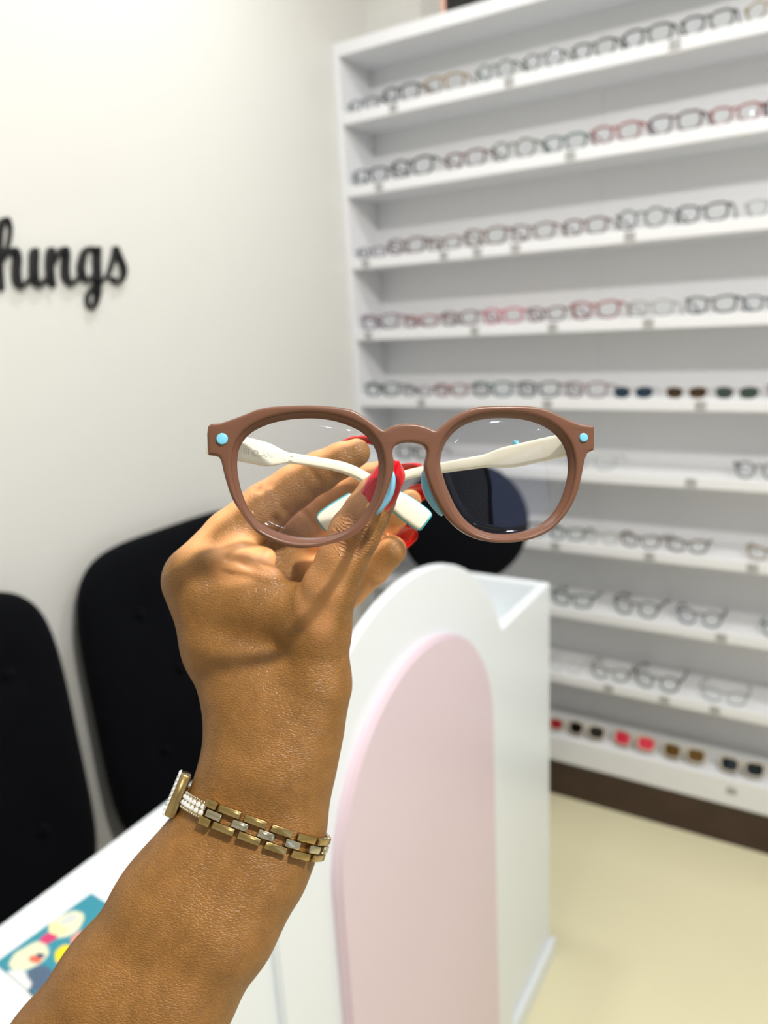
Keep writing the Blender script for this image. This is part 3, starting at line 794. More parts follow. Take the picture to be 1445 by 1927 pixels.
for ll in (lensL, lensR):
    add_ring(bmf, [(offset_loop(ll, 0.0026), FT / 2 - 0.0016), (offset_loop(ll, 0.00185), FT / 2 - 0.00105), (offset_loop(ll, 0.0011), FT / 2 - 0.0018), (offset_loop(ll, 0.0004), FT / 2 - 0.0027), (ll, FT / 2 - 0.0036), (offset_loop(ll, 0.0003), -FT / 2 + 0.0004), (offset_loop(ll, 0.0024), -FT / 2 + 0.0004)])
bmesh.ops.recalc_face_normals(bmf, faces=bmf.faces)
for v in bmf.verts:
    v.co = Vector(frame_pt(v.co.x, v.co.y, v.co.z - FT / 2))
ff = bm_obj('front_frame', bmf, MBROWN, held, True)
auto_smooth(ff, 50)
# lenses: thin meniscus
for ll in (lensL, lensR):
    n = len(ll); c = ll.mean(0); V, Fc = [], []
    for s, w0 in ((0, -0.0031), (1, -0.0042)):
        for fr in (0.0, 0.3, 0.6, 0.85, 1.0):
            for k in range(n if fr > 0 else 1):
                p = c + (offset_loop(ll, 0.0004)[k] - c) * fr
                bulge = 0.0010 * (1 - fr * fr)
                V.append(frame_pt(p[0], p[1], w0 + bulge))
    blk = 1 + 4 * n
    for s in range(2):
        o = s * blk; q = []
        for k in range(n):
            k2 = (k + 1) % n
            q.append((o, o + 1 + k, o + 1 + k2))
            for a in range(3):
                q.append((o + 1 + a * n + k, o + 1 + (a + 1) * n + k, o + 1 + (a + 1) * n + k2, o + 1 + a * n + k2))
        Fc += [f if s == 0 else f[::-1] for f in q]
    for k in range(n):
        k2 = (k + 1) % n
        Fc.append((1 + 3 * n + k, blk + 1 + 3 * n + k, blk + 1 + 3 * n + k2, 1 + 3 * n + k2))
    mesh_obj('lens', V, Fc, LENS_HERO, held)
# rivets
for px, py, r in ((418, 826, 10.5), (1097.5, 823.5, 8.8)):
    u_, v_ = on_frame(px, py, 0.0)
    rr = r * D0 / F
    p0, p1 = frame_pt(u_, v_, -0.002), frame_pt(u_, v_, 0.0007)
    bm_obj('rivet', cyl_bm(tuple(p0), tuple(p1), rr, n=28, bev=0.0004), MCYAN, held, True)
# nose pads: flattened teardrops behind the nasal rims
def pad(pxs, depth_off, th):
    P = [at(x, y, D0 + d) for x, y, d in pxs]
    pts = catmull(P, 6); n = len(pts)
    V, Fc = [], []; m_ = 14
    for i, p in enumerate(pts):
        t = unit(pts[min(i + 1, n - 1)] - pts[max(i - 1, 0)])
        s = math.sin(math.pi * min(1, max(0, (i + 0.35) / (n - 0.3)))) ** 0.6
        eN = unit(gn - t * (t @ gn)); eS = np.cross(t, eN)
        for k in range(m_):
            a = 2 * math.pi * k / m_
            V.append(p + eN * math.cos(a) * 0.0042 * s + eS * math.sin(a) * th * s)
    for i in range(n - 1):
        for k in range(m_):
            Fc.append((i * m_ + k, i * m_ + (k + 1) % m_, (i + 1) * m_ + (k + 1) % m_, (i + 1) * m_ + k))
    Fc += [tuple(range(m_))[::-1], tuple(range((n - 1) * m_, n * m_))]
    return V, Fc
mesh_obj('nose_pad', *pad([(737, 884, 0.008), (737, 905, 0.009), (730, 935, 0.009), (709, 968, 0.008)], 0, 0.0016), MPAD, held)
mesh_obj('nose_pad', *pad([(801, 884, 0.009), (803, 905, 0.011), (812, 935, 0.011), (832, 970, 0.009)], 0, 0.0024), MPAD, held)

# temples
def temple_sweep(pts, th, extra=0.0, noff=0.0, flip=1, taper_end=True):
    """pts: (px, py, depth, half-height px). returns V,F"""
    C = catmull([np.array([*at(x, y, d), h * d / F]) for x, y, d, h in pts], 6)
    n = len(C)
    main = unit(C[int(n * .55)][:3] - C[0][:3])
    N = unit(np.cross(main, up)); N = N if N @ gn > 0 else -N
    sec = []
    m_ = 16
    for k in range(m_):
        a = 2 * math.pi * k / m_
        c, s = math.cos(a), math.sin(a)
        sec.append((math.copysign(abs(c) ** 0.45, c), math.copysign(abs(s) ** 0.45, s)))
    V, Fc = [], []
    for i in range(n):
        p = C[i][:3]; t = unit(C[min(i + 1, n - 1)][:3] - C[max(i - 1, 0)][:3])
        Nn = unit(N - t * (t @ N)); Hh = np.cross(Nn, t)
        h = C[i][3] + extra
        if i == n - 1: h *= 0.8; 
        for c, s in sec:
            V.append(p + Nn * (noff + c * th / 2) + Hh * s * h)
    for i in range(n - 1):
        for k in range(m_):
            Fc.append((i * m_ + k, i * m_ + (k + 1) % m_, (i + 1) * m_ + (k + 1) % m_, (i + 1) * m_ + k))
    Fc += [tuple(range(m_))[::-1], tuple(range((n - 1) * m_, n * m_))]
    return V, Fc
TL = [(395, 829, 0.2735, 27), (420, 836, 0.277, 26), (446, 843, 0.281, 24.5), (480, 850.5, 0.2865, 23.5), (503, 856, 0.290, 22), (522, 859.5, 0.293, 16), (538, 861.5, 0.296, 10.5), (562, 864.5, 0.2995, 9.5), (600, 870.5, 0.306, 9.5), (640, 878.5, 0.3115, 10), (668, 889, 0.316, 10), (692, 903, 0.3195, 10.5), (725, 927, 0.322, 14), (748, 944, 0.323, 17)]
TLt = [(738, 937, 0.3225, 16), (760, 952, 0.3235, 20), (782, 968, 0.324, 21), (797, 979, 0.3245, 20), (801, 982, 0.3245, 17)]
TR = [(1108, 826, 0.291, 25), (1085, 832, 0.294, 23), (1060, 838, 0.2975, 22), (1015, 848, 0.304, 22), (975, 857, 0.310, 21.5), (948, 861.5, 0.314, 19.5), (928, 865, 0.317, 15), (910, 868, 0.3195, 12), (862, 875.5, 0.326, 10.5), (829, 881, 0.331, 9.5), (795, 886.5, 0.3355, 8.5), (757, 896, 0.3385, 8.5), (722, 910, 0.3395, 9.5), (690, 928, 0.339, 12), (660, 947, 0.3375, 15)]
TRt = [(668, 942, 0.338, 16), (647, 957, 0.337, 18.5), (625, 972, 0.336, 19), (610, 982.5, 0.3355, 17.5), (605, 986, 0.3355, 14)]
for nm, P, T in (('temple', TL, TLt), ('temple', TR, TRt)):
    o = mesh_obj(nm, *temple_sweep(P, 0.0036), MCREAM, held); auto_smooth(o, 60)
    tp = mesh_obj('temple_tip', *temple_sweep(T, 0.0034), MCREAM, o); auto_smooth(tp, 60)
    ed = mesh_obj('tip_edging', *temple_sweep(T[:-1] + [tuple(np.array(T[-1]) + (np.array(T[-1]) - np.array(T[-2])) * 0.6)], 0.0026, 0.00055, -0.0018), MTEAL, o); auto_smooth(ed, 60)
    tag(ed, 'thin teal edging around the temple tip')
# hinge rivet's blue reflection modelled as a disc on one temple's upper edge
pS, pS2 = at(970, 836, 0.311), at(970, 829.5, 0.311)
bm_obj('rivet_reflection', cyl_bm(tuple(pS), tuple(pS2), 0.0013, n=16, bev=0.0003), MCYAN, held, True)
# faint raised characters on the inside of the left temple
MFAINT = mat('faint_print', srgb(228, 226, 212), 0.5, noise=0.02)
fc = bpy.data.curves.new('engraving', 'FONT'); fc.body = 'III O.ANS7 II D'; fc.size = 0.0044; fc.extrude = 0.00012; fc.align_x = 'CENTER'
fo = bpy.data.objects.new('tmp', fc); COL.objects.link(fo); dg = bpy.context.evaluated_depsgraph_get()
tm = bpy.data.meshes.new_from_object(fo.evaluated_get(dg)); bpy.data.objects.remove(fo)
pa, pb = at(455, 847.5, 0.2825), at(548, 862.5, 0.2975)
tx = unit(pb - pa); tN = unit(np.cross(tx, up)); tN = tN if tN @ gn > 0 else -tN
tH = np.cross(tN, tx); tH = tH if tH @ up > 0 else -tH
xs = [v.co.x for v in tm.vertices]; wx = max(xs) - min(xs); xm = (max(xs) + min(xs)) / 2
Lg = np.linalg.norm(pb - pa)
Vt = [(pa + pb) / 2 + tx * ((v.co.x - xm) / wx * Lg) + tH * ((v.co.y - 0.0018) * 0.7) + tN * (0.00182 + v.co.z) for v in tm.vertices]
mesh_obj('engraving', Vt, [tuple(p.vertices) for p in tm.polygons], MFAINT, held, smooth=False)

# ------------------------------------------------------------------ the arm and hand (one continuous surface from a distance field)
def q4(x, y, d, r):
    """pixel, depth, pixel radius -> camera-space centre + radius in metres"""
    return np.array([(x - CX) / F * d, -(y - CY) / F * d, d]), r * d / F
VOX = 0.00105
BB0 = np.array([-0.262, -0.372, 0.262]); BB1 = np.array([0.026, 0.040, 0.412])
DIM = np.ceil((BB1 - BB0) / VOX).astype(int) + 1
AX = [(BB0[k] + VOX * np.arange(DIM[k])).astype(np.float32) for k in range(3)]
BIG = np.float32(0.05)
def new_field(): return np.full(DIM, BIG, np.float32)
def smin(a, b, k):
    h = np.maximum(k - np.abs(a - b), 0) / k
    return np.minimum(a, b) - h * h * k * 0.25
def add_cone(fld, A, B, k):
    (a, ra), (b, rb) = A, B
    pad_ = max(ra, rb) + 0.014
    lo = np.minimum(a, b) - pad_; hi = np.maximum(a, b) + pad_
    i0 = np.clip(np.floor((lo - BB0) / VOX).astype(int), 0, DIM); i1 = np.clip(np.ceil((hi - BB0) / VOX).astype(int) + 1, 0, DIM)
    if np.any(i1 <= i0): return
    s = tuple(slice(i0[j], i1[j]) for j in range(3))
    X = AX[0][s[0]][:, None, None] - np.float32(a[0]); Y = AX[1][s[1]][None, :, None] - np.float32(a[1]); Z = AX[2][s[2]][None, None, :] - np.float32(a[2])
    ba = (b - a).astype(np.float32); bb = float(ba @ ba) + 1e-12
    t = np.clip((X * ba[0] + Y * ba[1] + Z * ba[2]) / np.float32(bb), 0, 1)
    d = np.sqrt((X - ba[0] * t) ** 2 + (Y - ba[1] * t) ** 2 + (Z - ba[2] * t) ** 2) - (np.float32(ra) + np.float32(rb - ra) * t)
    fld[s] = smin(fld[s], d, np.float32(k)) if k > 0 else np.minimum(fld[s], d)
def chain(fld, pts, k):
    Q = [q4(*p) for p in pts]
    for A, B in zip(Q[:-1], Q[1:]): add_cone(fld, A, B, k)

palm = new_field()
# forearm: two parallel chains give an oval section
chain(palm, [(464, 1455, .320, 78), (442, 1530, .318, 82), (376, 1629, .314, 88), (321, 1702, .311, 95), (220, 1856, .305, 104), (129, 1987, .301, 111), (-50, 2260, .295, 122), (-180, 2460, .292, 126)], 0.010)
chain(palm, [(536, 1455, .320, 80), (526, 1545, .318, 78), (484, 1631, .314, 86), (416, 1736, .309, 97), (327, 1869, .305, 106), (200, 2080, .300, 116), (60, 2300, .295, 123), (-100, 2520, .292, 126)], 0.010)
# metacarpals and wrist
chain(palm, [(368, 1100, .330, 58), (410, 1222, .328, 55), (453, 1322, .324, 58), (466, 1440, .320, 76)], 0.010)
chain(palm, [(594, 1196, .316, 60), (590, 1290, .318, 60), (560, 1370, .320, 75), (540, 1440, .320, 82)], 0.010)
chain(palm, [(470, 1170, .330, 62), (500, 1290, .326, 76), (505, 1420, .320, 86)], 0.012)
chain(palm, [(430, 1130, .352, 60), (480, 1380, .338, 70)], 0.010)
chain(palm, [(490, 1160, .366, 58), (520, 1390, .345, 66)], 0.010)
chain(palm, [(560, 1190, .366, 50), (580, 1395, .346, 58)], 0.010)
chain(palm, [(470, 1085, .364, 58), (545, 1095, .370, 52), (600, 1130, .370, 44)], 0.010)
chain(palm, [(540, 1060, .376, 40), (612, 1042, .382, 34)], 0.008)
# web between thumb and index
chain(palm, [(400, 1120, .326, 44), (480, 1132, .322, 44), (570, 1150, .317, 50)], 0.010)
chain(palm, [(392, 1066, .323, 30), (450, 1062, .320, 26), (508, 1088, .318, 22)], 0.004)
chain(palm, [(452, 1040, .326, 22), (500, 1050, .324, 18)], 0.004)

FING = {
 'thumb': [(596, 1186, .3155, 60), (622, 1105, .307, 52), (645, 1050, .303, 47), (668, 1002, .3005, 48), (690, 965, .300, 43), (708, 934, .3005, 38), (726, 906, .302, 29)],
 'index': [(372, 1082, .333, 58), (436, 1012, .338, 53), (500, 955, .341, 47), (552, 917, .341, 41), (600, 888, .340, 38), (642, 866, .338, 33), (670, 852, .337, 27)],
 'middle': [(440, 1110, .352, 54), (520, 1035, .364, 46), (584, 980, .370, 42), (640, 938, .369, 38), (690, 905, .365, 32), (722, 890, .361, 25)],
 'ring': [(500, 1150, .364, 52), (580, 1100, .374, 42), (650, 1052, .377, 36), (708, 1003, .373, 31), (745, 966, .366, 27), (771, 943, .360, 22)],
 'pinky': [(562, 1182, .362, 48), (614, 1140, .367, 40), (656, 1106, .368, 35.5), (700, 1068, .365, 33.5), (736, 1036, .361, 29)],
}
total = None
owner = {}
for nm, pts in FING.items():
    fl = new_field(); chain(fl, pts, 0.002)
    a_ = smin(palm, fl, np.float32(0.007))
    total = a_ if total is None else smin(total, a_, np.float32(0.0008))
# grooves: knuckle and finger creases (pressed along short arcs on the skin)
def groove(px0, px1, width, depth):
    global total
    (a, _), (b, _) = q4(*px0, 1), q4(*px1, 1)
    pad_ = width * 3
    lo = np.minimum(a, b) - pad_; hi = np.maximum(a, b) + pad_
    i0 = np.clip(np.floor((lo - BB0) / VOX).astype(int), 0, DIM); i1 = np.clip(np.ceil((hi - BB0) / VOX).astype(int) + 1, 0, DIM)
    s = tuple(slice(i0[j], i1[j]) for j in range(3))
    X = AX[0][s[0]][:, None, None] - np.float32(a[0]); Y = AX[1][s[1]][None, :, None] - np.float32(a[1]); Z = AX[2][s[2]][None, None, :] - np.float32(a[2])
    ba = (b - a).astype(np.float32); bb = float(ba @ ba)
    t = np.clip((X * ba[0] + Y * ba[1] + Z * ba[2]) / np.float32(bb), 0, 1)
    d2 = (X - ba[0] * t) ** 2 + (Y - ba[1] * t) ** 2 + (Z - ba[2] * t) ** 2
    total[s] += np.float32(depth) * np.exp(-d2 / np.float32(width * width))
for k in range(6):      # thumb joint
    bx, by = 652 + k * 6.0 - 8, 1026 - k * 9.5
    groove((bx - 34, by - 16, .2915), (bx + 38, by + 22, .2925), 0.0013, 0.0010)
groove((480, 905, .333), (520, 985, .333), 0.0018, 0.0012)
groove((498, 896, .333), (540, 968, .333), 0.0016, 0.0008)
groove((575, 868, .331), (606, 918, .331), 0.0016, 0.0008)
groove((566, 960, .360), (612, 1012, .360), 0.0016, 0.0008)
groove((648, 1112, .362), (672, 1130, .362), 0.0016, 0.0010)
groove((690, 1045, .359), (716, 1082, .359), 0.0014, 0.0007)
groove((430, 1052, .316), (520, 1082, .311), 0.0020, 0.0016)
groove((420, 1074, .316), (500, 1096, .311), 0.0016, 0.0008)
groove((452, 1048, .319), (500, 1062, .317), 0.0014, 0.0010)

# naive surface nets
ins = total < 0
c000 = np.zeros(tuple(DIM - 1), np.uint8)
for dx in (0, 1):
    for dy in (0, 1):
        for dz in (0, 1):
            c000 += ins[dx:DIM[0] - 1 + dx, dy:DIM[1] - 1 + dy, dz:DIM[2] - 1 + dz]
cells = np.argwhere((c000 > 0) & (c000 < 8))
del c000
idx = -np.ones(tuple(DIM - 1), np.int32)
idx[cells[:, 0], cells[:, 1], cells[:, 2]] = np.arange(len(cells))
corner = {}
for dx in (0, 1):
    for dy in (0, 1):
        for dz in (0, 1):
            corner[dx, dy, dz] = total[cells[:, 0] + dx, cells[:, 1] + dy, cells[:, 2] + dz]
acc = np.zeros((len(cells), 3)); cnt = np.zeros(len(cells))
cs_ = list(corner)
for a in cs_:
    for ax in range(3):
        if a[ax] == 0:
            b = list(a); b[ax] = 1; b = tuple(b)
            va, vb = corner[a], corner[b]
            m_ = (va < 0) != (vb < 0)
            t = np.where(m_, va / np.where(va - vb == 0, 1, va - vb), 0)
            p = np.tile(np.array(a, float), (len(cells), 1)); p[:, ax] = t
            acc[m_] += p[m_]; cnt[m_] += 1
vert = BB0 + (cells + acc / cnt[:, None]) * VOX
quads = []
for ax in range(3):
    sl0 = [slice(None)] * 3; sl1 = [slice(None)] * 3
    sl0[ax] = slice(0, DIM[ax] - 1); sl1[ax] = slice(1, DIM[ax])
    i_a, i_b = ins[tuple(sl0)], ins[tuple(sl1)]
    e = np.argwhere(i_a != i_b)
    o1, o2 = [(1, 2), (2, 0), (0, 1)][ax]
    ok = (e[:, o1] > 0) & (e[:, o2] > 0) & (e[:, o1] < DIM[o1] - 1) & (e[:, o2] < DIM[o2] - 1)
    e = e[ok]
    def gi(d1, d2):
        c = e.copy(); c[:, o1] -= d1; c[:, o2] -= d2
        return idx[c[:, 0], c[:, 1], c[:, 2]]
    Q = np.stack([gi(1, 1), gi(0, 1), gi(0, 0), gi(1, 0)], 1)
    fl = i_a[e[:, 0], e[:, 1], e[:, 2]]
    Q[~fl] = Q[~fl][:, ::-1]
    quads.append(Q)
quads = np.concatenate(quads)
quads = quads[(quads >= 0).all(1)]
wv = CAM + vert[:, 0:1] * rt + vert[:, 1:2] * up + vert[:, 2:3] * fw     # camera space -> world
hand_org = at(470, 1500, .32)
hm = bpy.data.meshes.new('person')
loc = (wv - hand_org).astype(np.float32)
hm.vertices.add(len(loc)); hm.vertices.foreach_set('co', loc.ravel())
hm.loops.add(quads.size); hm.loops.foreach_set('vertex_index', quads.astype(np.int32).ravel())
hm.polygons.add(len(quads)); hm.polygons.foreach_set('loop_start', np.arange(0, quads.size, 4, dtype=np.int32))
hm.update(calc_edges=True); hm.validate()
hm.shade_smooth()
person = bpy.data.objects.new('person', hm); COL.objects.link(person); person.location = hand_org
tag(person, 'bare forearm and hand with red nails holding up the brown eyeglasses', 'person')

# skin tone zones: palm side lighter, knuckle creases darker
nrmv = np.zeros(len(loc) * 3, np.float32); hm.vertices.foreach_get('normal', nrmv) if len(hm.vertices) == len(loc) else None
nrmv = nrmv.reshape(-1, 3)
def seg_dist(P, A, B):
    ba = B - A; t = np.clip((P - A) @ ba / (ba @ ba), 0, 1)
    return np.linalg.norm(P - A - t[:, None] * ba, axis=1), t
def chain_dist(P, pts):
    Q = [q4(*p) for p in pts]; best = np.full(len(P), 9.0)
    for (a, ra), (b, rb) in zip(Q[:-1], Q[1:]):
        d, t = seg_dist(P, a, b); best = np.minimum(best, d - (ra + (rb - ra) * t))
    return best
def sstep(x, a, b):
    t = np.clip((x - a) / (b - a), 0, 1); return t * t * (3 - 2 * t)
dist = {n_: chain_dist(vert, p) for n_, p in FING.items()}
ncam = np.stack([nrmv @ rt, nrmv @ up, -(nrmv @ fw)], 1)         # right, up, toward viewer
palmar = np.zeros(len(vert))
pdir = {'index': (0.62, -0.55, 0.55), 'middle': (0.55, -0.45, 0.7), 'ring': (0.4, -0.35, 0.85), 'pinky': (0.35, -0.3, 0.9)}
thr = {'index': -0.30, 'middle': -0.5, 'ring': -0.6, 'pinky': -0.7}
for n_, dv in pdir.items():
    dv = unit(dv)
    others = np.min([dist[o] for o in dist if o != n_], 0)
    near = sstep(-dist[n_], -0.0035, 0.0) * (dist[n_] < others + 0.001)
    # fades out towards the knuckle end
    base = np.array(q4(*FING[n_][0])[0]); nxt = np.array(q4(*FING[n_][1])[0])
    along = (vert - base) @ unit(nxt - base)
    fade = sstep(along, -0.004, 0.010) if n_ == 'index' else sstep(along, -0.015, 0.0)
    palmar = np.maximum(palmar, near * fade * sstep(ncam @ dv, thr[n_], thr[n_] + 0.55))
# thumb pad side
tv = sstep(ncam @ unit((0.75, -0.05, -0.65)), -0.05, 0.5) * sstep(-dist['thumb'], -0.002, 0.0)
palmar = np.maximum(palmar, tv * 0.55)
# web folds and heel of the hand
for c_, rad in (((455, 1052, .322), 0.017), ((505, 1068, .322), 0.012), ((628, 1415, .345), 0.016)):
    cc = q4(*c_, 1)[0]
    palmar = np.maximum(palmar, 0.95 * sstep(-np.linalg.norm(vert - cc, axis=1), -rad, -rad * .45))
palmar = np.maximum(palmar, sstep(vert[:, 2], 0.352, 0.366) * sstep(vert[:, 1], -0.10, -0.085))
knu = np.zeros(len(vert))
for c_, rad, am in (((664, 1008, .290), 0.0125, 1.0), ((330, 1085, .325), 0.012, 0.12), ((470, 925, .335), 0.010, 0.12)):
    cc = q4(*c_, 1)[0]
    knu = np.maximum(knu, am * sstep(-np.linalg.norm(vert - cc, axis=1), -rad, -rad * .3))
tip, ip = q4(*FING['thumb'][-1])[0], q4(*FING['thumb'][0])[0]
axis_c = (vert - ip) @ unit(tip - ip)
for nm_, arr in (('palmar', palmar), ('knuckle', knu), ('thumb_axis', axis_c)):
    at_ = hm.attributes.new(nm_, 'FLOAT', 'POINT'); at_.data.foreach_set('value', arr.astype(np.float32))

MS = bpy.data.materials.new('skin'); MS.use_nodes = True
nt = MS.node_tree; b = nt.nodes['Principled BSDF']
def nd(t, **kw):
    n = nt.nodes.new(t)
    for k, v in kw.items(): setattr(n, k, v)
    return n
tc = nd('ShaderNodeTexCoord')
ap = nd('ShaderNodeAttribute', attribute_name='palmar'); ak = nd('ShaderNodeAttribute', attribute_name='knuckle'); ax_ = nd('ShaderNodeAttribute', attribute_name='thumb_axis')
n1 = nd('ShaderNodeTexNoise'); n1.inputs['Scale'].default_value = 140; n1.inputs['Detail'].default_value = 6
n2 = nd('ShaderNodeTexNoise'); n2.inputs['Scale'].default_value = 900; n2.inputs['Detail'].default_value = 3
nt.links.new(tc.outputs['Object'], n1.inputs[0]); nt.links.new(tc.outputs['Object'], n2.inputs[0])
dors = nd('ShaderNodeValToRGB'); dors.color_ramp.elements[0].color = srgb(126, 86, 38); dors.color_ramp.elements[1].color = srgb(146, 101, 48)
dors.color_ramp.elements[0].position = 0.25; dors.color_ramp.elements[1].position = 0.75
nt.links.new(n1.outputs['Fac'], dors.inputs[0])
pal = nd('ShaderNodeValToRGB'); pal.color_ramp.elements[0].color = srgb(222, 152, 96); pal.color_ramp.elements[1].color = srgb(238, 178, 122)
nt.links.new(n1.outputs['Fac'], pal.inputs[0])
m1 = nd('ShaderNodeMix', data_type='RGBA'); nt.links.new(ap.outputs['Fac'], m1.inputs[0]); nt.links.new(dors.outputs[0], m1.inputs[6]); nt.links.new(pal.outputs[0], m1.inputs[7])
kd = nd('ShaderNodeMix', data_type='RGBA'); kd.blend_type = 'MULTIPLY'; kd.inputs[7].default_value = (0.62, 0.55, 0.5, 1)
km = nd('ShaderNodeMath', operation='MULTIPLY'); km.inputs[1].default_value = 0.85; nt.links.new(ak.outputs['Fac'], km.inputs[0])
nt.links.new(km.outputs[0], kd.inputs[0]); nt.links.new(m1.outputs[2], kd.inputs[6])
nt.links.new(kd.outputs[2], b.inputs['Base Color'])
b.inputs['Roughness'].default_value = 0.46
b.inputs['Specular IOR Level'].default_value = 0.45
b.inputs['Subsurface Weight'].default_value = 0.05
b.inputs['Subsurface Radius'].default_value = (0.004, 0.0015, 0.0008)
b.inputs['Subsurface Scale'].default_value = 1.0
# fine skin lines: stretched cells + joint wrinkles
mp = nd('ShaderNodeMapping'); mp.inputs['Rotation'].default_value = (0.3, 0.5, 0.2); mp.inputs['Scale'].default_value = (480, 480, 1250)
ns = nd('ShaderNodeTexNoise'); ns.inputs['Scale'].default_value = 160; nt.links.new(tc.outputs['Object'], ns.inputs[0])
wob = nd('ShaderNodeVectorMath', operation='MULTIPLY_ADD'); wob.inputs[1].default_value = (0.0016, 0.0016, 0.0016)
nt.links.new(ns.outputs['Color'], wob.inputs[0]); nt.links.new(tc.outputs['Object'], wob.inputs[2])
nt.links.new(wob.outputs[0], mp.inputs[0])
vo = nd('ShaderNodeTexVoronoi', feature='DISTANCE_TO_EDGE'); vo.inputs['Scale'].default_value = 1.0; nt.links.new(mp.outputs[0], vo.inputs['Vector'])
vr = nd('ShaderNodeMapRange'); vr.inputs[1].default_value = 0.0; vr.inputs[2].default_value = 0.18; nt.links.new(vo.outputs['Distance'], vr.inputs[0])
wr = nd('ShaderNodeMath', operation='MULTIPLY_ADD'); wr.inputs[1].default_value = 2600.0
nzs = nd('ShaderNodeMath', operation='MULTIPLY'); nzs.inputs[1].default_value = 14.0; nt.links.new(ns.outputs['Fac'], nzs.inputs[0])
nt.links.new(ax_.outputs['Fac'], wr.inputs[0]); nt.links.new(nzs.outputs[0], wr.inputs[2])
sn = nd('ShaderNodeMath', operation='SINE'); nt.links.new(wr.outputs[0], sn.inputs[0])
ab = nd('ShaderNodeMath', operation='ABSOLUTE'); nt.links.new(sn.outputs[0], ab.inputs[0])
pw = nd('ShaderNodeMath', operation='POWER'); pw.inputs[1].default_value = 0.5; nt.links.new(ab.outputs[0], pw.inputs[0])
wk = nd('ShaderNodeMath', operation='MULTIPLY'); nt.links.new(pw.outputs[0], wk.inputs[0]); nt.links.new(ak.outputs['Fac'], wk.inputs[1])
inv = nd('ShaderNodeMath', operation='SUBTRACT'); inv.inputs[0].default_value = 1.0; nt.links.new(ap.outputs['Fac'], inv.inputs[1])
vl = nd('ShaderNodeMath', operation='MULTIPLY'); nt.links.new(vr.outputs[0], vl.inputs[0]); nt.links.new(inv.outputs[0], vl.inputs[1])
sm = nd('ShaderNodeMath', operation='MULTIPLY_ADD'); sm.inputs[1].default_value = 4.0; nt.links.new(wk.outputs[0], sm.inputs[0]); nt.links.new(vl.outputs[0], sm.inputs[2])
sm2 = nd('ShaderNodeMath', operation='MULTIPLY_ADD'); sm2.inputs[1].default_value = 0.5; nt.links.new(n2.outputs['Fac'], sm2.inputs[0]); nt.links.new(sm.outputs[0], sm2.inputs[2])
bp = nd('ShaderNodeBump'); bp.inputs['Strength'].default_value = 0.55; bp.inputs['Distance'].default_value = 0.00026
nt.links.new(sm2.outputs[0], bp.inputs['Height']); nt.links.new(bp.outputs[0], b.inputs['Normal'])
hm.materials.append(MS)

# nails
MRED = mat('red_nail_varnish', srgb(196, 10, 24), 0.12, noise=0.02, coat=0.6)
def nail(B, T, nrm_c, wpx, arch=0.35, name='fingernail', sag=0.12):
    b_, t_ = at(*B), at(*T)
    ax1 = unit(t_ - b_); n0 = camdir(*nrm_c); n0 = unit(n0 - ax1 * (n0 @ ax1)); sd = np.cross(ax1, n0)
    L = np.linalg.norm(t_ - b_); w = wpx * B[2] / F / 2
    nu, nv = 14, 30; V, Fc = [], []
    for lay in (0, 1):
        for j in range(nv + 1):
            v = j / nv
            # width profile: rounded root, straight, tapered rounded tip
            wp = w * (math.sqrt(max(0.0, 1 - (1 - min(1, v / 0.28)) ** 2)) * 0.72 + 0.28) * (1 - 0.22 * max(0, (v - .45) / .55))
            if v > 0.74: wp *= math.sqrt(max(0.02, 1 - ((v - 0.74) / 0.26) ** 2 * 0.97))
            for i in range(nu + 1):
                s = -1 + 2 * i / nu
                hgt = -arch * w * s * s + sag * L * math.sin(math.pi * min(1, v)) * 0.6
                V.append(b_ + ax1 * L * v + sd * wp * s + n0 * (hgt + (0.0 if lay == 0 else -0.0006)))
    N = (nu + 1) * (nv + 1)
    for lay in (0, 1):
        for j in range(nv):
            for i in range(nu):
                q = [lay * N + j * (nu + 1) + i, lay * N + j * (nu + 1) + i + 1, lay * N + (j + 1) * (nu + 1) + i + 1, lay * N + (j + 1) * (nu + 1) + i]
                Fc.append(tuple(q) if lay == 0 else tuple(q[::-1]))
    per = [i for i in range(nu + 1)] + [j * (nu + 1) + nu for j in range(1, nv + 1)] + [nv * (nu + 1) + i for i in range(nu - 1, -1, -1)] + [j * (nu + 1) for j in range(nv - 1, 0, -1)]
    for k in range(len(per)):
        a, c = per[k], per[(k + 1) % len(per)]
        Fc.append((a, N + a, N + c, c))
    o = mesh_obj(name, V, Fc, MRED, person)
    bmn = bmesh.new(); bmn.from_mesh(o.data); bmesh.ops.recalc_face_normals(bmn, faces=bmn.faces); bmn.to_mesh(o.data); bmn.free()
    o.data.shade_smooth()
    return o
nail((697, 960, .2910), (750, 866, .2940), (0.12, 0.1, 1), 68, 0.5, sag=0.10)
nail((644, 827, .340), (720, 832, .340), (-0.15, 1, -0.2), 36, 0.4, sag=0.22)
nail((728, 886, .372), (793, 872, .366), (-0.1, 0.9, -0.55), 34, 0.5)
nail((770, 932, .370), (806, 918, .366), (0.2, 0.5, -0.8), 36, 0.4)
nail((742, 1024, .372), (783, 994, .368), (0.3, 0.35, -0.9), 40, 0.4)

# ------------------------------------------------------------------ wristwatch
MGOLD = mat('worn_gold', srgb(186, 160, 108), 0.22, 1.0, noise=0.18, nscale=400)
MSILV = mat('silver_metal', srgb(206, 198, 178), 0.16, 1.0, noise=0.08, nscale=300)
MCRY = mat('crystal_stone', srgb(236, 238, 240), 0.03, 0.35, noise=0.1, nscale=500, spec=1.0)
MDIAL = mat('watch_dial', srgb(228, 222, 206), 0.3, noise=0.02)
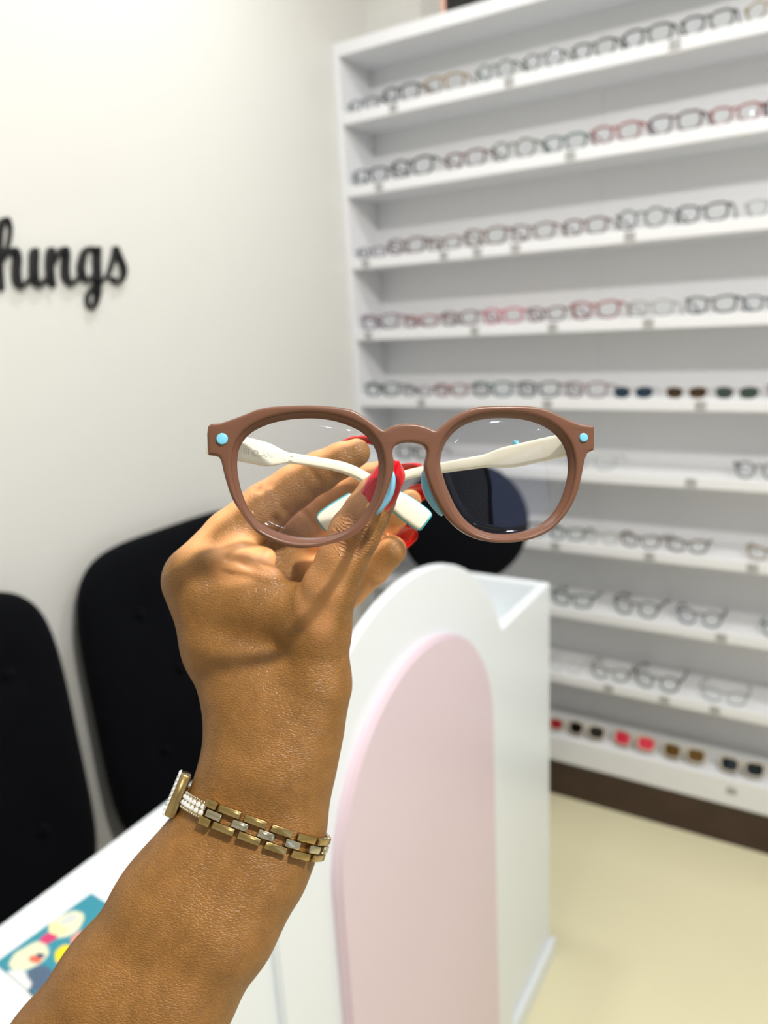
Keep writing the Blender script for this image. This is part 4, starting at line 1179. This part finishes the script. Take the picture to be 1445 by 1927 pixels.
# section of the arm along the band plane, from the distance field
wc = q4(478, 1545, .3185, 1)[0]
e1c = unit(np.array([248, -92, 0.0])); upc = unit(np.array([92, 248, 0.0]))
e2c = unit(np.array([0, 0, -1.0]) + 0.30 * upc)
def sample(P):
    g = np.clip((P - BB0) / VOX, 0, DIM - 2); i = g.astype(int); f_ = g - i
    r_ = 0
    for dx in (0, 1):
        for dy in (0, 1):
            for dz in (0, 1):
                r_ = r_ + total[i[0] + dx, i[1] + dy, i[2] + dz] * (f_[0] if dx else 1 - f_[0]) * (f_[1] if dy else 1 - f_[1]) * (f_[2] if dz else 1 - f_[2])
    return r_
NS = 240
ring = []
for k in range(NS):
    a = 2 * math.pi * k / NS
    dv = e1c * math.cos(a) + e2c * math.sin(a)
    r_ = 0.008
    while sample(wc + dv * r_) < 0.0008 and r_ < 0.06: r_ += 0.0003
    ring.append(wc + dv * r_)
ring = np.array(ring)
for _ in range(30): ring = (np.roll(ring, 1, 0) + ring * 2 + np.roll(ring, -1, 0)) / 4
ringw = CAM + ring[:, 0:1] * rt + ring[:, 1:2] * up + ring[:, 2:3] * fw
wcw = CAM + wc[0] * rt + wc[1] * up + wc[2] * fw
seglen = np.linalg.norm(np.roll(ringw, -1, 0) - ringw, axis=1); cum = np.concatenate([[0], np.cumsum(seglen)]); TOT = cum[-1]
# arc length measured from the case (leftmost point, angle pi), running over the visible front to the right
i_case = NS // 2 - 4
def ring_at(s):
    s0 = (cum[i_case] - s) % TOT
    i = int(np.searchsorted(cum, s0, side='right') - 1) % NS; f_ = (s0 - cum[i]) / seglen[i]
    p = ringw[i] * (1 - f_) + ringw[(i + 1) % NS] * f_
    i2 = (i - 5) % NS; i3 = (i + 5) % NS
    t = unit(ringw[i2] - ringw[i3])
    n = unit(p - wcw); n = unit(n - t * (n @ t))
    return p, t, n, np.cross(n, t)
watch = empty('wristwatch', tuple(wcw)); tag(watch, 'gold link bracelet watch with crystal-set case around the wrist', 'watch')
def place(o, s, side, lift, parent):
    p, t, n, b_ = ring_at(s)
    q = p + b_ * side + n * lift
    mw = Matrix(((t[0], b_[0], n[0], q[0]), (t[1], b_[1], n[1], q[1]), (t[2], b_[2], n[2], q[2]), (0, 0, 0, 1)))
    o.parent = parent
    o.matrix_parent_inverse = Matrix.Identity(4)
    pl_ = Matrix.Translation(-Vector(rootloc(parent)))
    o.matrix_basis = pl_ @ mw
def shared(name, me, m):
    o = bpy.data.objects.new(name, me); COL.objects.link(o); return o
def me_box(nm, lx, ly, lz, bev, m):
    bm = box_bm(-lx / 2, lx / 2, -ly / 2, ly / 2, -lz / 2, lz / 2, bev, 2)
    me = bpy.data.meshes.new(nm); bm.to_mesh(me); bm.free(); me.materials.append(m)
    me.shade_smooth()
    try: me.set_sharp_from_angle(angle=math.radians(35))
    except Exception: pass
    return me
ML_out = me_box('link', 0.0094, 0.0030, 0.0022, 0.0006, MGOLD)
ML_mid = me_box('link', 0.0068, 0.0031, 0.0024, 0.0006, MSILV)
PER = 0.0109
s0 = 0.0265
nlink = int((TOT - 2 * s0) / PER)
for k in range(nlink):
    s = s0 + PER * (k + 0.5)
    for sd in (-1, 1): place(shared('link', ML_out, None), s, sd * 0.0033, 0.0008, watch)
    place(shared('link', ML_mid, None), s - PER / 2 + 0.0002, 0, 0.0012, watch)
# crystal strips between case and links, on both sides of the case
bead = bmesh.new(); bmesh.ops.create_icosphere(bead, subdivisions=1, radius=0.00062); bme = bpy.data.meshes.new('bead'); bead.to_mesh(bme); bead.free(); bme.materials.append(MSILV); bme.shade_smooth()
stone = bmesh.new(); bmesh.ops.create_cone(stone, cap_ends=True, segments=8, radius1=0.00125, radius2=0.0006, depth=0.0009)
sme = bpy.data.meshes.new('crystal'); stone.to_mesh(sme); stone.free(); sme.materials.append(MCRY)
ML_strip = me_box('crystal_strip', 0.0029, 0.0062, 0.0014, 0.0003, MGOLD)
MSHO = me_box('shoulder_link', 0.0052, 0.0032, 0.0026, 0.0005, MGOLD)
for sgn_ in (1, -1):
    for k in range(6):
        s = sgn_ * (0.0078 + k * 0.0026)
        st_ = shared('crystal_strip', ML_strip, None); place(st_, s % TOT, 0, 0.0004, watch)
        for sd in (-1, 1): place(shared('crystal', sme, None), s % TOT, sd * 0.00115, 0.0015, watch)
        for j in range(2):
            for sd in (-1, 1): place(shared('bead', bme, None), (s + sgn_ * j * 0.0013) % TOT, sd * 0.0029, 0.0012, watch)
    for sd in (-1, 1): place(shared('shoulder_link', MSHO, None), (sgn_ * 0.0242) % TOT, sd * 0.0034, 0.0010, watch)
# case
case = shared('watch_case', me_box('watch_case', 0.0125, 0.0178, 0.0048, 0.0012, MGOLD), None); place(case, 0.0, 0, 0.0026, watch)
def on_case(nm, me, x, y, z):
    o = bpy.data.objects.new(nm, me); COL.objects.link(o); o.parent = case; o.location = (x, y, z); return o
on_case('dial', me_box('dial', 0.0082, 0.0130, 0.0006, 0.0002, MDIAL), 0, 0, 0.0026)
for k in range(9):
    for sx in (-1, 1): on_case('crystal', sme, sx * 0.0051, -0.0078 + k * 0.00195, 0.0027)
for k in range(3):
    for sy in (-1, 1): on_case('crystal', sme, -0.0026 + k * 0.0026, sy * 0.0078, 0.0027)
del total, palm, idx
